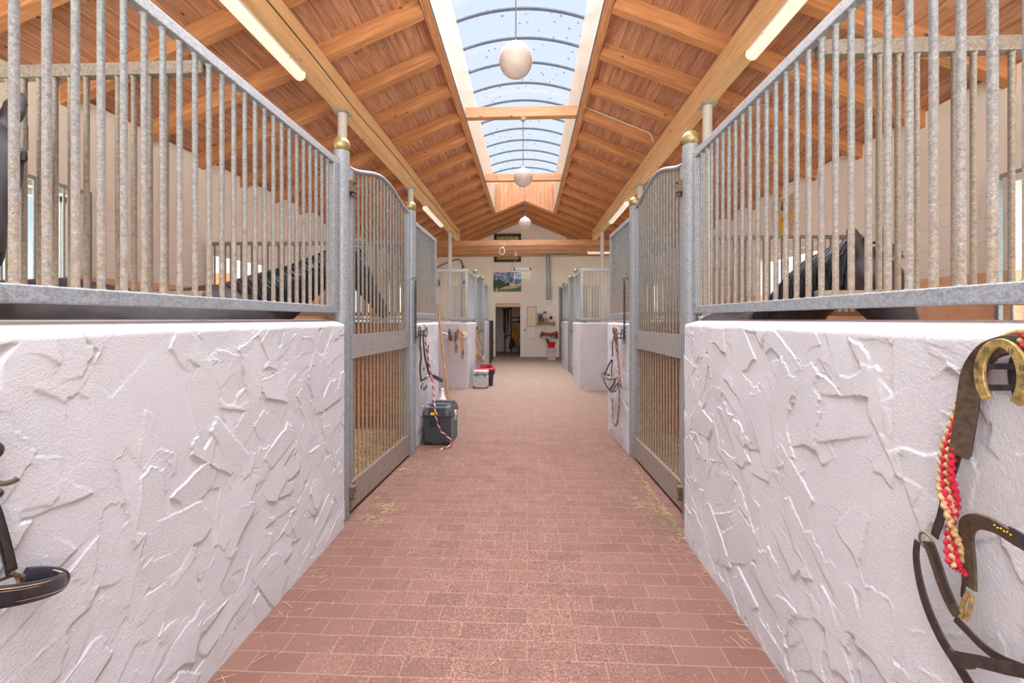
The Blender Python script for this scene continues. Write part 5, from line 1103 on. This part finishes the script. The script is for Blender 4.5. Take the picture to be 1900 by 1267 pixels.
MB().lathe([(.05, 0), (.055, .02), (.055, .36), (.045, .42), (.022, .47), (.018, .53)], n=24).build('body', MT['white'], t); MB().lathe([(.02, .52), (.02, .555), (.008, .56)], n=16).build('cap', MT['white'], t)
t = thing('equipment_case', 'silver-grey square case standing beside the far left half wall', 'case', (-.995, 8.52, 0))
MB().box(-.152, .152, -.11, .11, .01, .28).build('tub', MT['silver'], t, bevel=.02); MB().box(-.156, .156, -.115, .115, .285, .37).build('lid', MT['silver'], t, bevel=.018)
for x in (-.09, .09): MB().box(x-.02, x+.02, -.125, -.105, .25, .32).build('clasp', MT['grey'], t, bevel=.004)
for x in (-.13, .13): MB().box(x-.02, x+.02, -.118, -.10, .0, .05).build('foot', MT['grey'], t, bevel=.004)
m = MB(); m.tube([(-.05, -.115, .30), (-.05, -.13, .33), (.05, -.13, .33), (.05, -.115, .30)], .008, 8); m.build('handle', MT['grey'], t)
t = thing('grooming_box', 'black grooming box with red rim behind the silver case', 'box', (-.935, 8.86, 0))
m = MB(); v = [(-.15,-.13,0),(.15,-.13,0),(.15,.13,0),(-.15,.13,0),(-.18,-.16,.34),(.18,-.16,.34),(.18,.16,.34),(-.18,.16,.34)]; m.add(v, [(0,3,2,1),(4,5,6,7),(0,1,5,4),(1,2,6,5),(2,3,7,6),(3,0,4,7)]); m.build('tub', MT['black'], t, bevel=.012)
MB().box(-.195, .195, -.175, .175, .34, .385).build('red_rim', MT['red'], t, bevel=.012); MB().box(.17, .2, -.05, .05, .25, .37).build('latch', MT['black'], t, bevel=.005)
t = thing('rope_pile', 'heap of red and dark ropes lying on the grooming box', 'rope', (-.925, 8.86, .39)); rg = random.Random(9); m = MB()
for k in range(6):
    P = [Vector((rg.uniform(-.15, .15), rg.uniform(-.11, .11), .018+.012*k*rg.random())) for _ in range(6)]; rope(m, P, .013, (0, 0, 1), 50)
m.build('cord', [MT['ropered'], MT['leather_k']], t, fix=False)

# conduit up on the right slope
y = 6.77 - .058; m = MB(); P = [(XC+WH+.1, y, zraf(XC+WH+.1)+.17)] + [(x, y, zraf(x)+.165+.004*math.sin(x*30)) for x in np.linspace(1.0, 1.98, 9)] + [(2.02, y, zraf(2.02)+.12), (2.05, y, zraf(2.05)+.03)]
m.tube(P, .009, 8); tag(m.build('ceiling_conduit', MT['white']), 'thin white cable clipped across a rafter on the right slope', 'cable')

# ------------------------------------------------------------------ straw and hay on the paving
m = MB(); rg = random.Random(21)
def blade(x, y, z, l, w, bend=.3):
    a = rg.uniform(0, PI); dx, dy = math.cos(a)*l/2, math.sin(a)*l/2; b = rg.uniform(-bend, bend)*l; h = rg.uniform(0, .006)
    p0 = Vector((x-dx, y-dy, z+rg.uniform(0, .004))); p1 = Vector((x-dy*b*4, y+dx*b*4, z+h+rg.uniform(0, .004))); p2 = Vector((x+dx, y+dy, z+rg.uniform(0, .005)))
    m.tube([p0, p1, p2], [w*.7, w, w*.6], 4, cap=False)
for (x, y, sx, sy, n, zz) in ((1.02, 3.35, .13, .34, 420, .03), (.98, 3.0, .15, .2, 160, .015), (-1.12, 3.0, .10, .16, 260, .015), (-.95, 3.95, .18, .16, 240, .012), (-1.18, 3.6, .08, .5, 200, .008), (.95, 4.1, .12, .4, 160, .01), (-.5, 4.0, .4, .12, 90, .008), (0, 5.6, .8, .9, 60, .006), (-.14, 5.85, .05, .04, 50, .02), (-.55, 2.6, .2, .25, 40, .01), (.25, 2.2, .15, .2, 34, .01), (1.0, 2.4, .06, .5, 60, .006), (-1.2, 2.3, .05, .6, 60, .006)):
    for _ in range(int(n*.55)): blade(min(max(rg.gauss(x, sx), -1.22), 1.02), max(rg.gauss(y, sy), 1.3), rg.uniform(.002, zz), rg.uniform(.02, .09), rg.uniform(.0005, .0013))
for _ in range(420): blade(rg.uniform(-1.2, 1.0), 1.45+rg.random()**1.4*5, .002, rg.uniform(.006, .04), rg.uniform(.0004, .0009))
tag(m.build('straw_litter', MT['straw'], fix=False), 'loose pale straw and hay scattered on the brick paving by the gates', 'straw', kind='stuff')

# ------------------------------------------------------------------ garden beyond the side openings
def shrub(x, y, r, h, c, label, seed):
    t = thing('garden_shrub', label, 'shrub', (x, y, -.13), 0, 'garden shrubs'); rg = random.Random(seed); m = MB()
    for i in range(1500):
        u, v_ = rg.uniform(0, 2*PI), rg.uniform(-.2, 1); q = Vector((math.cos(u)*r*math.sqrt(max(0, 1-v_*v_*.8)), math.sin(u)*r*math.sqrt(max(0, 1-v_*v_*.8)), h*.5+v_*h*.5))*1; q *= 1; q.x *= rg.uniform(.6, 1.05); q.y *= rg.uniform(.6, 1.05)
        a = Vector((rg.gauss(0,1), rg.gauss(0,1), rg.gauss(0,1))).normalized(); b = a.orthogonal().normalized(); s_ = rg.uniform(.04, .09)
        m.add([q-a*s_, q+b*s_*.5, q+a*s_, q-b*s_*.5], [(0,1,2,3)])
    m.build('foliage', m_simple('leaf_'+label[:6].replace(' ', '_'), c, .6, 0, .4, 5), t, smooth=False, fix=False)
    MB().tube([(0,0,0), (0,0,h*.7)], [.05, .02], 8).build('stem', MT['stallwood'], t)
shrub(-8.9, 9.9, .9, 2.1, (120, 160, 76), 'green shrub outside the left passage doorway', 1); shrub(-10.4, 13.0, 1.2, 2.5, (96, 140, 60), 'tall green shrub farther off outside the left passage', 2); shrub(-6.3, 6.7, .5, 2.0, (206, 92, 84), 'red flowering shrub outside the left passage doorway', 3)
shrub(-8.2, 5.6, 1.2, 2.2, (110, 152, 90), 'green shrub outside the near left window', 4)
t = thing('garden_pergola', 'brown wooden pergola frame outside the left passage doorway', 'pergola', (-6.1, 7.9, -.13))
for dx, dy in ((0, 0), (0, 1.6), (-1.5, 0), (-1.5, 1.6)): MB().box(dx-.06, dx+.06, dy-.06, dy+.06, 0, 2.35).build('post', MT['stallwood'], t, smooth=False)
for dy in (0, 1.6): MB().box(-1.7, .2, dy-.05, dy+.05, 2.35, 2.5).build('beam', MT['stallwood'], t, smooth=False)
